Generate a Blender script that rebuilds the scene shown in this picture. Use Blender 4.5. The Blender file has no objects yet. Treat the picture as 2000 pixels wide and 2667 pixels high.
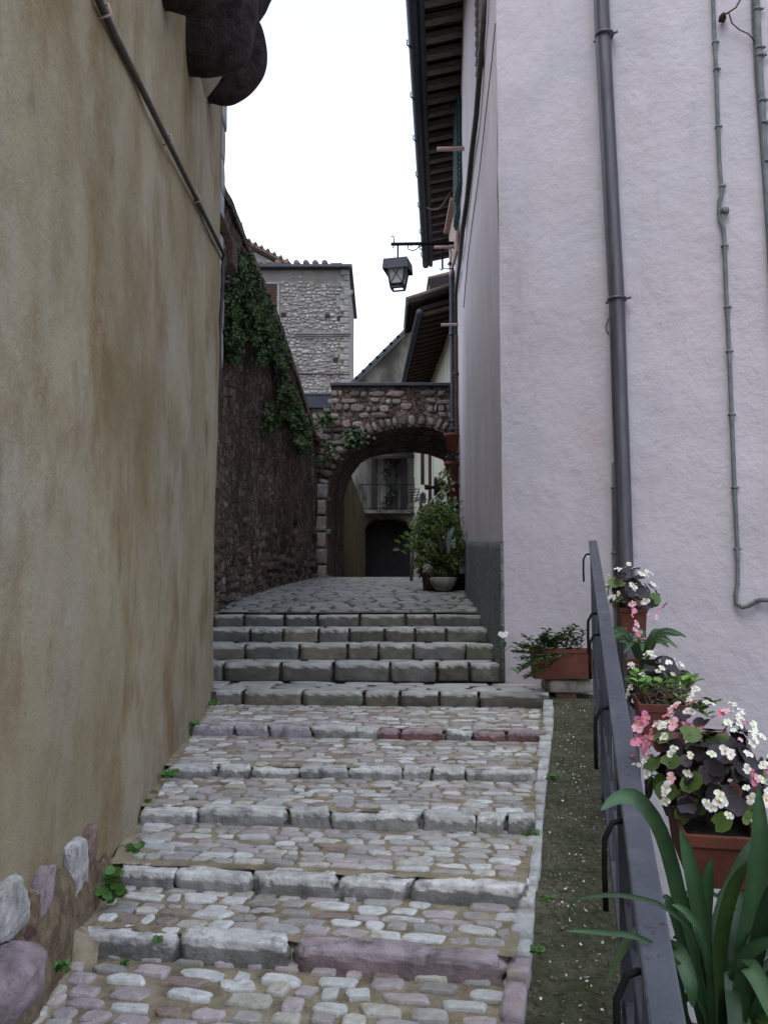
import bpy, math, random
from math import sin, cos, tan, atan, pi, radians, sqrt
from mathutils import Vector, Matrix, noise
V3 = Vector
sc = bpy.context.scene
# ------------------------------------------------------------------ camera, sky, sun, exposure
F, PITCH = 2200.0, radians(5.45)
cam_d = bpy.data.cameras.new('camera'); cam = bpy.data.objects.new('camera', cam_d)
sc.collection.objects.link(cam); sc.camera = cam
cam.location = (0, 0, 0); cam.rotation_euler = (pi/2 + PITCH, 0, 0)
cam_d.sensor_fit = 'VERTICAL'; cam_d.sensor_height = 24.0; cam_d.lens = 24.0*F/2667.0
cam_d.clip_start = 0.05; cam_d.clip_end = 2000
w = bpy.data.worlds.new('World'); sc.world = w; w.use_nodes = True
nt = w.node_tree; nt.nodes.clear()
SUN_EL, SUN_AZ = radians(62), radians(200)      # azimuth measured clockwise from +Y
wo = nt.nodes.new('ShaderNodeOutputWorld'); bg = nt.nodes.new('ShaderNodeBackground')
sky = nt.nodes.new('ShaderNodeTexSky'); sky.sky_type = 'NISHITA'; sky.sun_disc = False
sky.sun_elevation = SUN_EL; sky.sun_rotation = SUN_AZ; sky.air_density = 1.0; sky.dust_density = 1.5
tc = nt.nodes.new('ShaderNodeTexCoord'); mp = nt.nodes.new('ShaderNodeMapping'); mp.inputs['Scale'].default_value = (1, 1, 2.2)
ns = nt.nodes.new('ShaderNodeTexNoise'); ns.inputs['Scale'].default_value = 3.2; ns.inputs['Detail'].default_value = 5
rp = nt.nodes.new('ShaderNodeValToRGB'); rp.color_ramp.elements[0].position = .36; rp.color_ramp.elements[0].color = (.54, .54, .54, 1)
rp.color_ramp.elements[1].position = .56; rp.color_ramp.elements[1].color = (1, 1, 1, 1)
mx = nt.nodes.new('ShaderNodeMix'); mx.data_type = 'RGBA'
mx.inputs[7].default_value = (8.6, 9.5, 11.2, 1)     # overcast cloud, same units as the sky
L = nt.links.new
L(tc.outputs['Generated'], mp.inputs[0]); L(mp.outputs[0], ns.inputs['Vector']); L(ns.outputs[0], rp.inputs[0])
L(rp.outputs[0], mx.inputs[0]); L(sky.outputs[0], mx.inputs[6]); L(mx.outputs[2], bg.inputs[0]); bg.inputs[1].default_value = 0.11
L(bg.outputs[0], wo.inputs[0])
sd = bpy.data.lights.new('sun', 'SUN'); sd.energy = 0.8; sd.angle = radians(28); sd.color = (1, .985, .97)
so = bpy.data.objects.new('sun', sd); sc.collection.objects.link(so)
sv = V3((sin(SUN_AZ)*cos(SUN_EL), cos(SUN_AZ)*cos(SUN_EL), sin(SUN_EL)))
so.rotation_euler = sv.to_track_quat('Z', 'Y').to_euler(); so.location = sv*40
vs = sc.view_settings; vs.view_transform = 'Standard'; vs.look = 'None'; vs.exposure = 0.82; vs.gamma = 1
# ------------------------------------------------------------------ helpers
def at(u, v, d):
    up = (1333.5-v)/F
    return V3(((u-1000)/F*d, d*(cos(PITCH)-up*sin(PITCH)), d*(sin(PITCH)+up*cos(PITCH))))
def atY(u, v, y): p = at(u, v, 1.0); return p*(y/p.y)
def hit(u, v, a, b, off=0.0):
    """ray through a photo point on the vertical plane over plan line a-b; off = metres to the side of the plane towards the camera"""
    d = at(u, v, 1.0); t = V3((b[0]-a[0], b[1]-a[1], 0)).normalized(); n = V3((t.y, -t.x, 0))
    s = V3((a[0], a[1], 0)).dot(n); 
    if s < 0: s = -s; n = -n
    return d*((s-off)/d.dot(n))
R = random.Random(7)
def setp(o, label=None, cat=None, group=None, kind=None):
    if label: o['label'] = label
    if cat: o['category'] = cat
    if group: o['group'] = group
    if kind: o['kind'] = kind
    return o
def thing(name, label, cat, loc=(0, 0, 0), group=None):
    o = bpy.data.objects.new(name, None); o.empty_display_size = .1; sc.collection.objects.link(o); o.location = loc
    return setp(o, label, cat, group)
class MB:
    def __init__(s): s.v = []; s.f = []; s.c = []
    def add(s, vs, fs, col=(1, 1, 1)):
        b = len(s.v); s.v += [tuple(p) for p in vs]; s.f += [tuple(b+i for i in f) for f in fs]
        if len(col) == 3 and not hasattr(col[0], '__len__'): s.c += [(col[0], col[1], col[2], 1)]*len(vs)
        else: s.c += [(c[0], c[1], c[2], 1) for c in col]
        return s
    def hexa(s, p, col=(1, 1, 1)):   # 8 corners: bottom 4 ccw, top 4
        return s.add(p, [(0, 3, 2, 1), (4, 5, 6, 7), (0, 1, 5, 4), (1, 2, 6, 5), (2, 3, 7, 6), (3, 0, 4, 7)], col)
    def box(s, c, ax, ay, az, col=(1, 1, 1)):   # centre, three half-axis vectors
        c = V3(c); ax, ay, az = V3(ax), V3(ay), V3(az)
        return s.hexa([c-ax-ay-az, c+ax-ay-az, c+ax+ay-az, c-ax+ay-az, c-ax-ay+az, c+ax-ay+az, c+ax+ay+az, c-ax+ay+az], col)
    def bx(s, x0, x1, y0, y1, z0, z1, col=(1, 1, 1)):
        return s.box(((x0+x1)/2, (y0+y1)/2, (z0+z1)/2), ((x1-x0)/2, 0, 0), (0, (y1-y0)/2, 0), (0, 0, (z1-z0)/2), col)
    def bar(s, a, b, w, h, up=(0, 0, 1), col=(1, 1, 1)):
        a, b = V3(a), V3(b); d = (b-a); l = d.length; d.normalize(); sd_ = d.cross(V3(up)).normalized(); u = sd_.cross(d).normalized()
        return s.box((a+b)/2, d*l/2, sd_*w/2, u*h/2, col)
    def prism(s, poly, ext, col=(1, 1, 1)):
        n = len(poly); e = V3(ext); p = [V3(q) for q in poly]
        return s.add(p+[q+e for q in p], [tuple(range(n))[::-1], tuple(range(n, 2*n))]+[(i, (i+1) % n, n+(i+1) % n, n+i) for i in range(n)], col)
    def tube(s, pts, r, k=8, col=(1, 1, 1), cap=True):
        pts = [V3(p) for p in pts]; n = len(pts); rr = r if hasattr(r, '__len__') else [r]*n
        t = (pts[1]-pts[0]).normalized(); a = t.orthogonal().normalized(); vs_ = []
        for i, p in enumerate(pts):
            t2 = ((pts[min(i+1, n-1)]-p).normalized() + (p-pts[max(i-1, 0)]).normalized())
            if t2.length < 1e-6: t2 = t
            t2.normalize(); a = (a - t2*a.dot(t2)).normalized(); b = t2.cross(a)
            vs_ += [p+(a*cos(2*pi*j/k)+b*sin(2*pi*j/k))*rr[i] for j in range(k)]
        fs = [(i*k+j, i*k+(j+1) % k, (i+1)*k+(j+1) % k, (i+1)*k+j) for i in range(n-1) for j in range(k)]
        if cap: fs += [tuple(range(k))[::-1], tuple(range((n-1)*k, n*k))]
        return s.add(vs_, fs, col)
    def blob(s, c, ax, ay, az, col, n=4, rnd=.35, amp=.08, seed=0, fr=1.0, tint=.0, top=None):
        """irregular rounded block: cube grid pushed towards an ellipsoid and roughened"""
        c, ax, ay, az = V3(c), V3(ax), V3(ay), V3(az); idx = {}; vs_ = []; fs = []; cs = []
        sz = (ax.length+ay.length+az.length)/3
        def vid(i, j, k):
            key = (i, j, k)
            if key not in idx:
                q = V3((i/n*2-1, j/n*2-1, k/n*2-1)); m = q.normalized(); q2 = q.lerp(m*1.05, rnd)
                p = ax*q2.x+ay*q2.y+az*q2.z; w_ = V3((p.x, p.y, p.z))*(fr/sz)+V3((seed*7.13, seed*3.7, seed*1.9))
                h = noise.noise(w_)*.7+noise.noise(w_*2.6)*.35+(noise.noise(w_*7)*.2 if n > 8 else 0)
                idx[key] = len(vs_); vs_.append(c+p+m.x*ax*h*amp*2+m.y*ay*h*amp*2+m.z*az*h*amp*2)
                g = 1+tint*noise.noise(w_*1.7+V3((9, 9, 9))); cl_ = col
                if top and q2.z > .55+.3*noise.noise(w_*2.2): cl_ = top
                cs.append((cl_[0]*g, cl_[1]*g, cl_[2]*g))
            return idx[key]
        for a in range(n):
            for b in range(n):
                for f in ((0, 1), (n, 0)):
                    e, fl = f
                    for q in ([(e, a, b), (e, a+1, b), (e, a+1, b+1), (e, a, b+1)], [(b, e, a), (b, e, a+1), (b+1, e, a+1), (b+1, e, a)], [(a, b, e), (a+1, b, e), (a+1, b+1, e), (a, b+1, e)]):
                        ids = [vid(*z) for z in q]; fs.append(tuple(ids[::-1] if fl else ids))
        return s.add(vs_, fs, cs)
    def stone(s, p, es, et, n, hw, hh, th, col, k=9, r=R, sink=.02, dome=.75):
        ex = r.uniform(.42, .72); ou = []; rot = r.uniform(-.16, .16); p0 = r.random()*6; sk = r.uniform(-.25, .25)
        for i in range(k):
            a = 2*pi*(i+r.uniform(-.28, .28))/k+p0; ca, sa = cos(a), sin(a); rd = r.uniform(.80, 1.07)
            x = math.copysign(abs(ca)**ex, ca)*rd; y = math.copysign(abs(sa)**ex, sa)*rd; x += y*sk*.5
            ou.append((x*cos(rot)-y*sin(rot), x*sin(rot)+y*cos(rot)))
        tx, ty = r.uniform(-.25, .25), r.uniform(-.25, .25); vs_ = []; cs = []; e1 = r.uniform(.90, .97); e2 = r.uniform(.68, .84)
        for (sc_, z) in ((1.0, -sink), (1.0, th*.2), (e1, th*.72), (e2, th*(.84+.14*dome))):
            for x, y in ou:
                g = 1+r.uniform(-.06, .06)
                vs_.append(p+es*(x*hw*sc_)+et*(y*hh*sc_)+n*(z+(tx*x+ty*y)*th*sc_+(r.uniform(-.12, .12)*th if sc_ < .9 else 0))); cs.append((col[0]*g, col[1]*g, col[2]*g))
        vs_.append(p+n*th); cs.append(col)
        fs = [(q*k+i, q*k+(i+1) % k, (q+1)*k+(i+1) % k, (q+1)*k+i) for q in range(3) for i in range(k)]
        fs += [(3*k+i, 3*k+(i+1) % k, 4*k) for i in range(k)]
        return s.add(vs_, fs, cs)
    def build(s, name, m, parent=None, smooth=True, bevel=0, **kw):
        me = bpy.data.meshes.new(name); me.from_pydata(s.v, [], s.f); me.materials.append(m)
        at_ = me.color_attributes.new('Col', 'FLOAT_COLOR', 'POINT'); at_.data.foreach_set('color', [x for c in s.c for x in c])
        me.polygons.foreach_set('use_smooth', [smooth]*len(me.polygons)); me.update()
        o = bpy.data.objects.new(name, me); sc.collection.objects.link(o)
        if parent is not None:
            o.parent = parent; p = parent; l = V3((0, 0, 0))
            while p is not None: l += p.location; p = p.parent
            o.location = -l
        if bevel:
            b = o.modifiers.new('b', 'BEVEL'); b.width = bevel; b.segments = 2; b.limit_method = 'ANGLE'
        if kw: setp(o, **kw)
        return o
def pack(mb, mp_, S, T, rowh, wmin, wmax, th, cols, gap=.012, skip=None, k=9, r=R, jit=.15, sink=.02, dome=.75, wob=.25):
    t = 0
    while t < T-.3*rowh:
        h = min(rowh*r.uniform(.8, 1.2), T-t); s_ = -r.random()*wmax*.5; ph = r.random()*9
        while s_ < S:
            w_ = r.uniform(wmin, wmax)*(1 if r.random() > .15 else .6); a, b = max(s_, 0), min(s_+w_, S)
            if b-a > wmin*.45:
                c = (a+b)/2; tt = t+h/2+rowh*wob*(noise.noise(V3((c*2.2, ph, t*3))))
                hh = (h-gap)/2*r.uniform(.85, 1.1)
                tt = min(max(tt, hh*.9), T-hh*.9)
                if not skip or not skip(c, tt):
                    p, es, et, n = mp_(c, tt); col = cols(r)
                    mb.stone(p, es, et, n, (b-a-gap)/2, hh, th*r.uniform(.6, 1.2), col, k, r, sink, dome)
            s_ += w_
        t += h
def wallgrid(mb, path, z0, z1, h=.15, amp=.012, fr=.8, closed=False, col=(1, 1, 1), ztop=None, zbot=None, rough=None):
    """vertical wall skin along a plan path (outside on the left of the walking direction), gently uneven"""
    P = [V3((p[0], p[1], 0)) for p in path]
    if closed: P.append(P[0])
    pts = []
    for i in range(len(P)-1):
        n = max(1, int((P[i+1]-P[i]).length/h))
        pts += [P[i].lerp(P[i+1], j/n) for j in range(n)]
    pts.append(P[-1]); m = len(pts); nz = max(1, int((z1-z0)/h)); vs_ = []
    for i, p in enumerate(pts):
        t = (pts[min(i+1, m-1)]-pts[max(i-1, 0)]).normalized(); n = V3((-t.y, t.x, 0))
        zb = zbot(p) if zbot else z0; zt = ztop(p) if ztop else z1
        for k in range(nz+1):
            z = zb+(zt-zb)*k/nz; q = V3((p.x, p.y, z)); d = noise.noise(q*fr)*amp+noise.noise(q*fr*3.3)*amp*.4
            if rough: d += rough(q)
            vs_.append(q+n*d)
    mb.add(vs_, [(i*(nz+1)+k, (i+1)*(nz+1)+k, (i+1)*(nz+1)+k+1, i*(nz+1)+k+1) for i in range(m-1) for k in range(nz)], col)
# ------------------------------------------------------------------ materials
def pm(name, stops, sc_=(1, 1, 1), nscale=3, detail=6, rough=.85, bump=((60, .002),), over=(), vcol=False, metal=0, spec=.3, nrough=.6, dist=0, cells=None):
    m = bpy.data.materials.new(name); m.use_nodes = True; t = m.node_tree; N = t.nodes; K = t.links.new
    b = N['Principled BSDF']; b.inputs['Roughness'].default_value = rough; b.inputs['Metallic'].default_value = metal
    b.inputs['Specular IOR Level'].default_value = spec
    c = N.new('ShaderNodeTexCoord')
    def nz(scale, mscale=(1, 1, 1), det=6, ro=.6, ds=0):
        mp_ = N.new('ShaderNodeMapping'); mp_.inputs['Scale'].default_value = mscale; K(c.outputs['Object'], mp_.inputs[0])
        n = N.new('ShaderNodeTexNoise'); n.inputs['Scale'].default_value = scale; n.inputs['Detail'].default_value = det
        n.inputs['Roughness'].default_value = ro; n.inputs['Distortion'].default_value = ds; K(mp_.outputs[0], n.inputs['Vector']); return n
    n = nz(nscale, sc_, detail, nrough, dist); r = N.new('ShaderNodeValToRGB'); K(n.outputs[0], r.inputs[0]); e = r.color_ramp.elements
    while len(e) < len(stops): e.new(.5)
    for i, (p, cc) in enumerate(stops): e[i].position = p; e[i].color = (*cc, 1)
    out = r.outputs[0]
    if vcol:
        a = N.new('ShaderNodeAttribute'); a.attribute_name = 'Col'; x = N.new('ShaderNodeMix'); x.data_type = 'RGBA'; x.blend_type = 'MULTIPLY'
        x.inputs[0].default_value = 1; K(out, x.inputs[6]); K(a.outputs['Color'], x.inputs[7]); out = x.outputs[2]
    for (cc, s_, ms, lo, hi, fac) in over:
        n = nz(s_, ms, 7, .65); mr = N.new('ShaderNodeMapRange'); mr.inputs[1].default_value = lo; mr.inputs[2].default_value = hi; mr.inputs[4].default_value = fac
        K(n.outputs[0], mr.inputs[0]); x = N.new('ShaderNodeMix'); x.data_type = 'RGBA'; K(mr.outputs[0], x.inputs[0]); K(out, x.inputs[6])
        x.inputs[7].default_value = (*cc, 1); out = x.outputs[2]
    prev = None
    if cells:
        cs_, cm, amt, bd = cells; mp_ = N.new('ShaderNodeMapping'); mp_.inputs['Scale'].default_value = cm; K(c.outputs['Object'], mp_.inputs[0])
        dn = N.new('ShaderNodeTexNoise'); dn.inputs['Scale'].default_value = cs_*1.3; K(mp_.outputs[0], dn.inputs['Vector'])
        av = N.new('ShaderNodeVectorMath'); av.operation = 'MULTIPLY_ADD'; av.inputs[1].default_value = (.9/cs_,)*3; K(dn.outputs['Color'], av.inputs[0]); K(mp_.outputs[0], av.inputs[2])
        vo = N.new('ShaderNodeTexVoronoi'); vo.inputs['Scale'].default_value = cs_; K(av.outputs[0], vo.inputs['Vector'])
        ve = N.new('ShaderNodeTexVoronoi'); ve.feature = 'DISTANCE_TO_EDGE'; ve.inputs['Scale'].default_value = cs_; K(av.outputs[0], ve.inputs['Vector'])
        cr = N.new('ShaderNodeValToRGB'); cr.color_ramp.elements[0].color = (1-amt, 1-amt*1.05, 1-amt*1.1, 1); cr.color_ramp.elements[1].color = (1+amt, 1+amt*.92, 1+amt*.88, 1); K(vo.outputs['Color'], cr.inputs[0])
        er = N.new('ShaderNodeMapRange'); er.inputs[1].default_value = 0; er.inputs[2].default_value = .13; er.inputs[3].default_value = .35; K(ve.outputs['Distance'], er.inputs[0])
        x = N.new('ShaderNodeMix'); x.data_type = 'RGBA'; x.blend_type = 'MULTIPLY'; x.inputs[0].default_value = 1; K(out, x.inputs[6]); K(cr.outputs[0], x.inputs[7])
        x2 = N.new('ShaderNodeMix'); x2.data_type = 'RGBA'; x2.blend_type = 'MULTIPLY'; x2.inputs[0].default_value = .75; K(x.outputs[2], x2.inputs[6]); K(er.outputs[0], x2.inputs[7]); out = x2.outputs[2]
        bn = N.new('ShaderNodeBump'); bn.inputs['Strength'].default_value = 1; bn.inputs['Distance'].default_value = bd; K(er.outputs[0], bn.inputs['Height']); prev = bn
    K(out, b.inputs['Base Color'])
    for (s_, d_) in bump:
        n = nz(s_, (1, 1, 1), 4, .6); bn = N.new('ShaderNodeBump'); bn.inputs['Strength'].default_value = 1; bn.inputs['Distance'].default_value = d_
        K(n.outputs[0], bn.inputs['Height'])
        if prev: K(prev.outputs[0], bn.inputs['Normal'])
        prev = bn
    if prev: K(prev.outputs[0], b.inputs['Normal'])
    return m
g = lambda x: (x, x, x)
M = {}
M['pink'] = pm('pink_stucco', [(.3, (.60, .545, .60)), (.7, (.70, .64, .695))], nscale=.9, detail=8, nrough=.7, bump=((9, .007), (42, .0035), (120, .002), (1.3, .035)), rough=.95,
   over=(((.60, .59, .65), 1.2, (1, 1, .6), .46, .70, .7), ((.64, .51, .52), 1.7, (1, 1, .4), .56, .76, .5), ((.46, .40, .39), 2.6, (1, 1, .10), .58, .76, .45), ((.36, .31, .32), 55, (1, 1, 1), .64, .74, .5)))
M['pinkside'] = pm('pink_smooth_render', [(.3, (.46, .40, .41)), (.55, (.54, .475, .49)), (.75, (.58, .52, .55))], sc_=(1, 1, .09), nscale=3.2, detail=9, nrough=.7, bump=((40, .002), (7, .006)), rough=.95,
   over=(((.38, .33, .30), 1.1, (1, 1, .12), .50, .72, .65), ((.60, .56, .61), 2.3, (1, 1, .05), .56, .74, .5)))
M['plinth'] = pm('grey_roughcast', [(.35, (.075, .082, .085)), (.5, (.15, .155, .16)), (.65, (.24, .24, .245))], nscale=38, detail=4, bump=((45, .014), (120, .008)), rough=.95, over=(((.06, .065, .06), 2.5, (1, 1, .4), .48, .75, .6),))
M['ochre'] = pm('ochre_stucco', [(.25, (.18, .138, .075)), (.42, (.26, .215, .135)), (.58, (.32, .275, .182)), (.78, (.36, .328, .245))], sc_=(1, 1, .75), nscale=.8, dist=.35, detail=10, nrough=.7, bump=((45, .006), (110, .004), (5, .014), (1.6, .03)), rough=.95,
   over=(((.325, .30, .245), 1.1, (1, 1, .65), .48, .66, .8), ((.18, .113, .045), 1.5, (1, 1, .75), .50, .67, .85), ((.15, .105, .045), .6, (1, 1, .8), .52, .66, .6), ((.20, .16, .10), 3.2, (1, 1, .35), .56, .74, .5), ((.12, .08, .035), 3.8, (1, 1, .6), .60, .74, .65), ((.13, .10, .06), 75, (1, 1, 1), .56, .70, .35), ((.44, .41, .33), 2.1, (1, 1, .3), .62, .80, .5)))
M['garden'] = pm('stained_old_rubble', [(.3, (.06, .040, .032)), (.48, (.13, .096, .076)), (.6, (.21, .17, .14)), (.75, (.28, .245, .22))], sc_=(1, 1, .35), nscale=5.5, detail=9, nrough=.7, bump=((14, .03), (40, .015)), rough=.95, cells=(7.5, (1, 1, 1.25), .5, .05),
   over=(((.035, .02, .017), 1.3, (1, 1, .5), .48, .65, .6), ((.22, .22, .23), 6, (1, 1, .10), .58, .70, .6), ((.03, .036, .012), .9, (1, 1, .7), .55, .7, .6), ((.03, .02, .018), 7, (1, 1, .08), .56, .70, .7)))
M['mortar'] = pm('sandy_mortar', [(.3, (.19, .155, .10)), (.7, (.40, .34, .24))], nscale=9, bump=((30, .01), (120, .004)), rough=1, over=(((.10, .085, .05), 5, (1, 1, 1), .52, .68, .8), ((.10, .12, .04), 4, (1, 1, 1), .66, .78, .5), ((.46, .43, .37), 6, (1, 1, 1), .55, .7, .5)))
M['dmortar'] = pm('dark_mortar', [(.3, (.028, .022, .018)), (.7, (.08, .062, .048))], nscale=7, bump=((25, .02), (80, .006)), rough=1)
M['cobble'] = pm('worn_cobble', [(.3, g(.68)), (.7, g(1.08))], nscale=22, detail=8, nrough=.7, vcol=True, bump=((28, .006), (90, .004)), rough=.75, over=(((.38, .32, .22), 9, (1, 1, 1), .54, .70, .8), ((.10, .095, .08), 26, (1, 1, 1), .60, .74, .65)))
M['kerbstone'] = pm('weathered_limestone', [(.3, g(.7)), (.7, g(1.15))], nscale=7, vcol=True, bump=((12, .014), (45, .008), (120, .003)), rough=.85, over=(((.06, .06, .055), 9, (1, 1, .7), .52, .70, .8), ((.20, .145, .07), 4, (1, 1, 1), .60, .78, .6), ((.035, .035, .03), 30, (1, 1, 1), .62, .72, .7)))
M['greystep'] = pm('mossy_grey_stone', [(.3, g(.72)), (.7, g(1.2))], nscale=5, vcol=True, bump=((14, .012), (60, .004)), rough=.8, over=(((.085, .085, .04), 4.5, (1, 1, .5), .52, .72, .55), ((.06, .06, .055), 9, (1, 1, .4), .58, .78, .7), ((.24, .19, .11), 3, (1, 1, 1), .6, .75, .5)))
M['dmortar2'] = pm('brown_wall_mortar', [(.3, (.085, .06, .038)), (.7, (.26, .20, .13))], nscale=14, detail=9, bump=((30, .02), (90, .008)), rough=1)
M['slab'] = pm('alley_slab', [(.3, g(.75)), (.7, g(1.2))], nscale=6, vcol=True, bump=((18, .008), (60, .003)), rough=.6, spec=.5, over=(((.07, .08, .04), 3, (1, 1, 1), .58, .76, .5),))
M['wallstone'] = pm('rubble_stone', [(.3, g(.45)), (.7, g(.95))], nscale=9, vcol=True, bump=((22, .012), (70, .005)), rough=.9, over=(((.05, .05, .045), 5, (1, 1, 1), .55, .75, .55),))
M['tower'] = pm('pale_rubble_stone', [(.3, g(.42)), (.7, g(.75))], nscale=4, vcol=True, bump=((9, .03),), rough=.95)
M['tmortar'] = pm('pale_mortar', [(.3, (.14, .125, .115)), (.7, (.25, .23, .21))], nscale=1.2, bump=((8, .05),), rough=1, over=(((.20, .15, .12), .8, (1, 1, .5), .5, .7, .6),))
M['concrete'] = pm('mossy_concrete', [(.34, (.04, .042, .022)), (.62, (.15, .145, .092))], nscale=26, detail=8, nrough=.75, bump=((50, .009), (150, .006), (8, .012)), rough=1, over=(((.032, .042, .012), 3.0, (1, 1, 1), .45, .65, .75), ((.24, .22, .18), 60, (1, 1, 1), .64, .70, .6), ((.17, .15, .11), 2.0, (1, 1, 1), .60, .75, .6)))
M['rail'] = pm('painted_iron', [(.3, (.045, .050, .066)), (.7, (.075, .082, .105))], nscale=6, bump=((60, .002), (9, .003)), rough=.5, spec=.5, over=(((.025, .024, .026), 24, (1, 1, 1), .59, .65, .85), ((.12, .05, .025), 40, (1, 1, 1), .66, .71, .7), ((.16, .165, .18), 7, (1, 1, 1), .55, .75, .5)))
M['black'] = pm('black_iron', [(.3, g(.006)), (.7, g(.016))], nscale=20, bump=((80, .001),), rough=.8, spec=.1)
M['terra'] = pm('terracotta', [(.3, (.085, .027, .017)), (.7, (.165, .052, .031))], nscale=6, bump=((60, .002),), rough=.75, over=(((.07, .05, .04), 5, (.5, .5, 2), .55, .75, .6), ((.45, .33, .28), 14, (1, 1, 1), .68, .78, .5)))
M['soil'] = pm('soil_and_hole_shade', [(.3, g(.012)), (.7, (.05, .035, .022))], nscale=30, bump=((50, .02),), rough=1)
M['pipe'] = pm('brown_metal_pipe', [(.3, (.060, .058, .075)), (.7, (.12, .105, .12))], sc_=(3, 3, .3), nscale=8, bump=((10, .001),), rough=.42, metal=.3, spec=.5, over=(((.07, .13, .14), 6, (2, 2, .15), .6, .75, .5), ((.10, .045, .03), 5, (2, 2, .3), .62, .75, .4)))
M['conduit'] = pm('grey_green_conduit', [(.3, (.10, .115, .12)), (.7, (.20, .215, .22))], nscale=12, bump=((40, .001),), rough=.6, over=(((.34, .33, .31), 25, (1, 1, .3), .6, .7, .6), ((.09, .09, .09), 8, (1, 1, .4), .6, .75, .6)))
M['cable'] = pm('dark_cable', [(.3, (.035, .032, .03)), (.7, (.085, .07, .06))], nscale=14, bump=((60, .001),), rough=.6, over=(((.15, .14, .12), 9, (1, 1, 1), .6, .75, .5),))
M['wood'] = pm('old_wood', [(.3, (.035, .020, .014)), (.7, (.10, .058, .038))], sc_=(1, 6, 6), nscale=4, bump=((30, .003),), rough=.8)
M['rafter'] = pm('weathered_rafter', [(.3, (.10, .085, .085)), (.7, (.22, .18, .17))], sc_=(1, 5, 5), nscale=5, bump=((30, .004),), rough=.9)
M['dkwood'] = pm('dark_boards', [(.3, (.012, .010, .012)), (.7, (.035, .026, .026))], sc_=(1, 4, 4), nscale=5, bump=((30, .003),), rough=.9)
M['gutter'] = pm('dark_gutter', [(.3, (.022, .028, .042)), (.7, (.05, .055, .07))], nscale=6, bump=((20, .001),), rough=.5, spec=.4)
M['tile'] = pm('old_roof_tile', [(.3, (.10, .07, .055)), (.7, (.24, .17, .13))], nscale=3, bump=((12, .02),), rough=.95, over=(((.06, .06, .045), 2, (1, 1, 1), .5, .7, .6),))
M['corbel'] = pm('dark_tufa', [(.3, (.012, .009, .011)), (.7, (.06, .042, .04))], nscale=12, detail=8, bump=((14, .05), (50, .02)), rough=1, over=(((.05, .07, .02), 5, (1, 1, 1), .6, .75, .5),))
M['cream'] = pm('cream_render', [(.3, (.36, .34, .27)), (.7, (.46, .44, .35))], nscale=1.2, bump=((20, .005),), rough=.9, over=(((.35, .32, .25), 1.5, (1, 1, .3), .6, .8, .5),))
M['stain'] = pm('stained_grey_render', [(.35, (.035, .032, .03)), (.5, (.07, .063, .053)), (.70, (.22, .20, .16))], sc_=(1, 1, .5), nscale=.8, detail=9, bump=((12, .02),), rough=1)
M['darkwall'] = pm('old_grey_brown_wall', [(.35, (.03, .027, .026)), (.5, (.09, .083, .075)), (.7, (.20, .18, .16))], sc_=(1, 1, .4), nscale=1.8, detail=9, bump=((9, .03),), rough=1)  # mottled grey-brown tone for the lower gable wall and balcony slab
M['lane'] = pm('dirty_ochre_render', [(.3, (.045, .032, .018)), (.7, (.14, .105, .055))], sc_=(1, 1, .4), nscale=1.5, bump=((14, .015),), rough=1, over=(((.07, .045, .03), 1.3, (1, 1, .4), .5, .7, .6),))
M['green'] = pm('green_shutter_paint', [(.3, (.012, .045, .045)), (.7, (.02, .07, .065))], nscale=8, rough=.5)
M['glass'] = pm('frosted_pane', [(.3, (.42, .42, .42)), (.7, (.52, .52, .52))], nscale=3, rough=.25, spec=.5, bump=())
M['leaf'] = pm('leaf', [(.3, g(.8)), (.7, g(1.2))], nscale=20, vcol=True, bump=(), rough=.5, spec=.35)
M['petal'] = pm('petal', [(.3, g(.95)), (.7, g(1.05))], nscale=30, vcol=True, bump=(), rough=.6)
M['earth'] = pm('bare_earth', [(.3, (.06, .05, .035)), (.7, (.15, .13, .09))], nscale=3, bump=((12, .03),), rough=1)
M['clay'] = pm('peg_clay', [(.3, (.40, .27, .23)), (.7, (.52, .38, .33))], nscale=6, rough=.8)
M['white'] = pm('white_stone', [(.3, (.28, .28, .29)), (.7, (.42, .42, .43))], nscale=3, bump=((12, .02),), rough=.9)
# ------------------------------------------------------------------ ground, staircase levels
GZ = -3.6
mb = MB(); mb.add([(-400, -400, GZ), (400, -400, GZ), (400, 600, GZ), (-400, 600, GZ)], [(0, 1, 2, 3)])
mb.build('ground', M['earth'], kind='structure')
OX = lambda y: -.95-.083*y                 # ochre wall face
OC = (OX(8.05), 8.05)                      # its far corner
GX = lambda y: -2.843+.0818*y              # garden wall face
C0, C1, C2 = (1.21, 8.6), (1.14, 11.3), (1.78, 20.5)   # pink house plan
FW = (3.21, 7.0)                           # second point of its front wall
RX = lambda y: .146+.226*y                 # railing line in plan
RZ = lambda y: -.772+.2215*(y-1.6)
KX = lambda y: -.245+.226*y if y < 6.6 else 1.247+(y-6.6)*.21    # right edge of the cobbles
SZ = lambda y: -1.44+(y-2.9)*.098 if y < 8 else -.94             # concrete strip level
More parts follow.
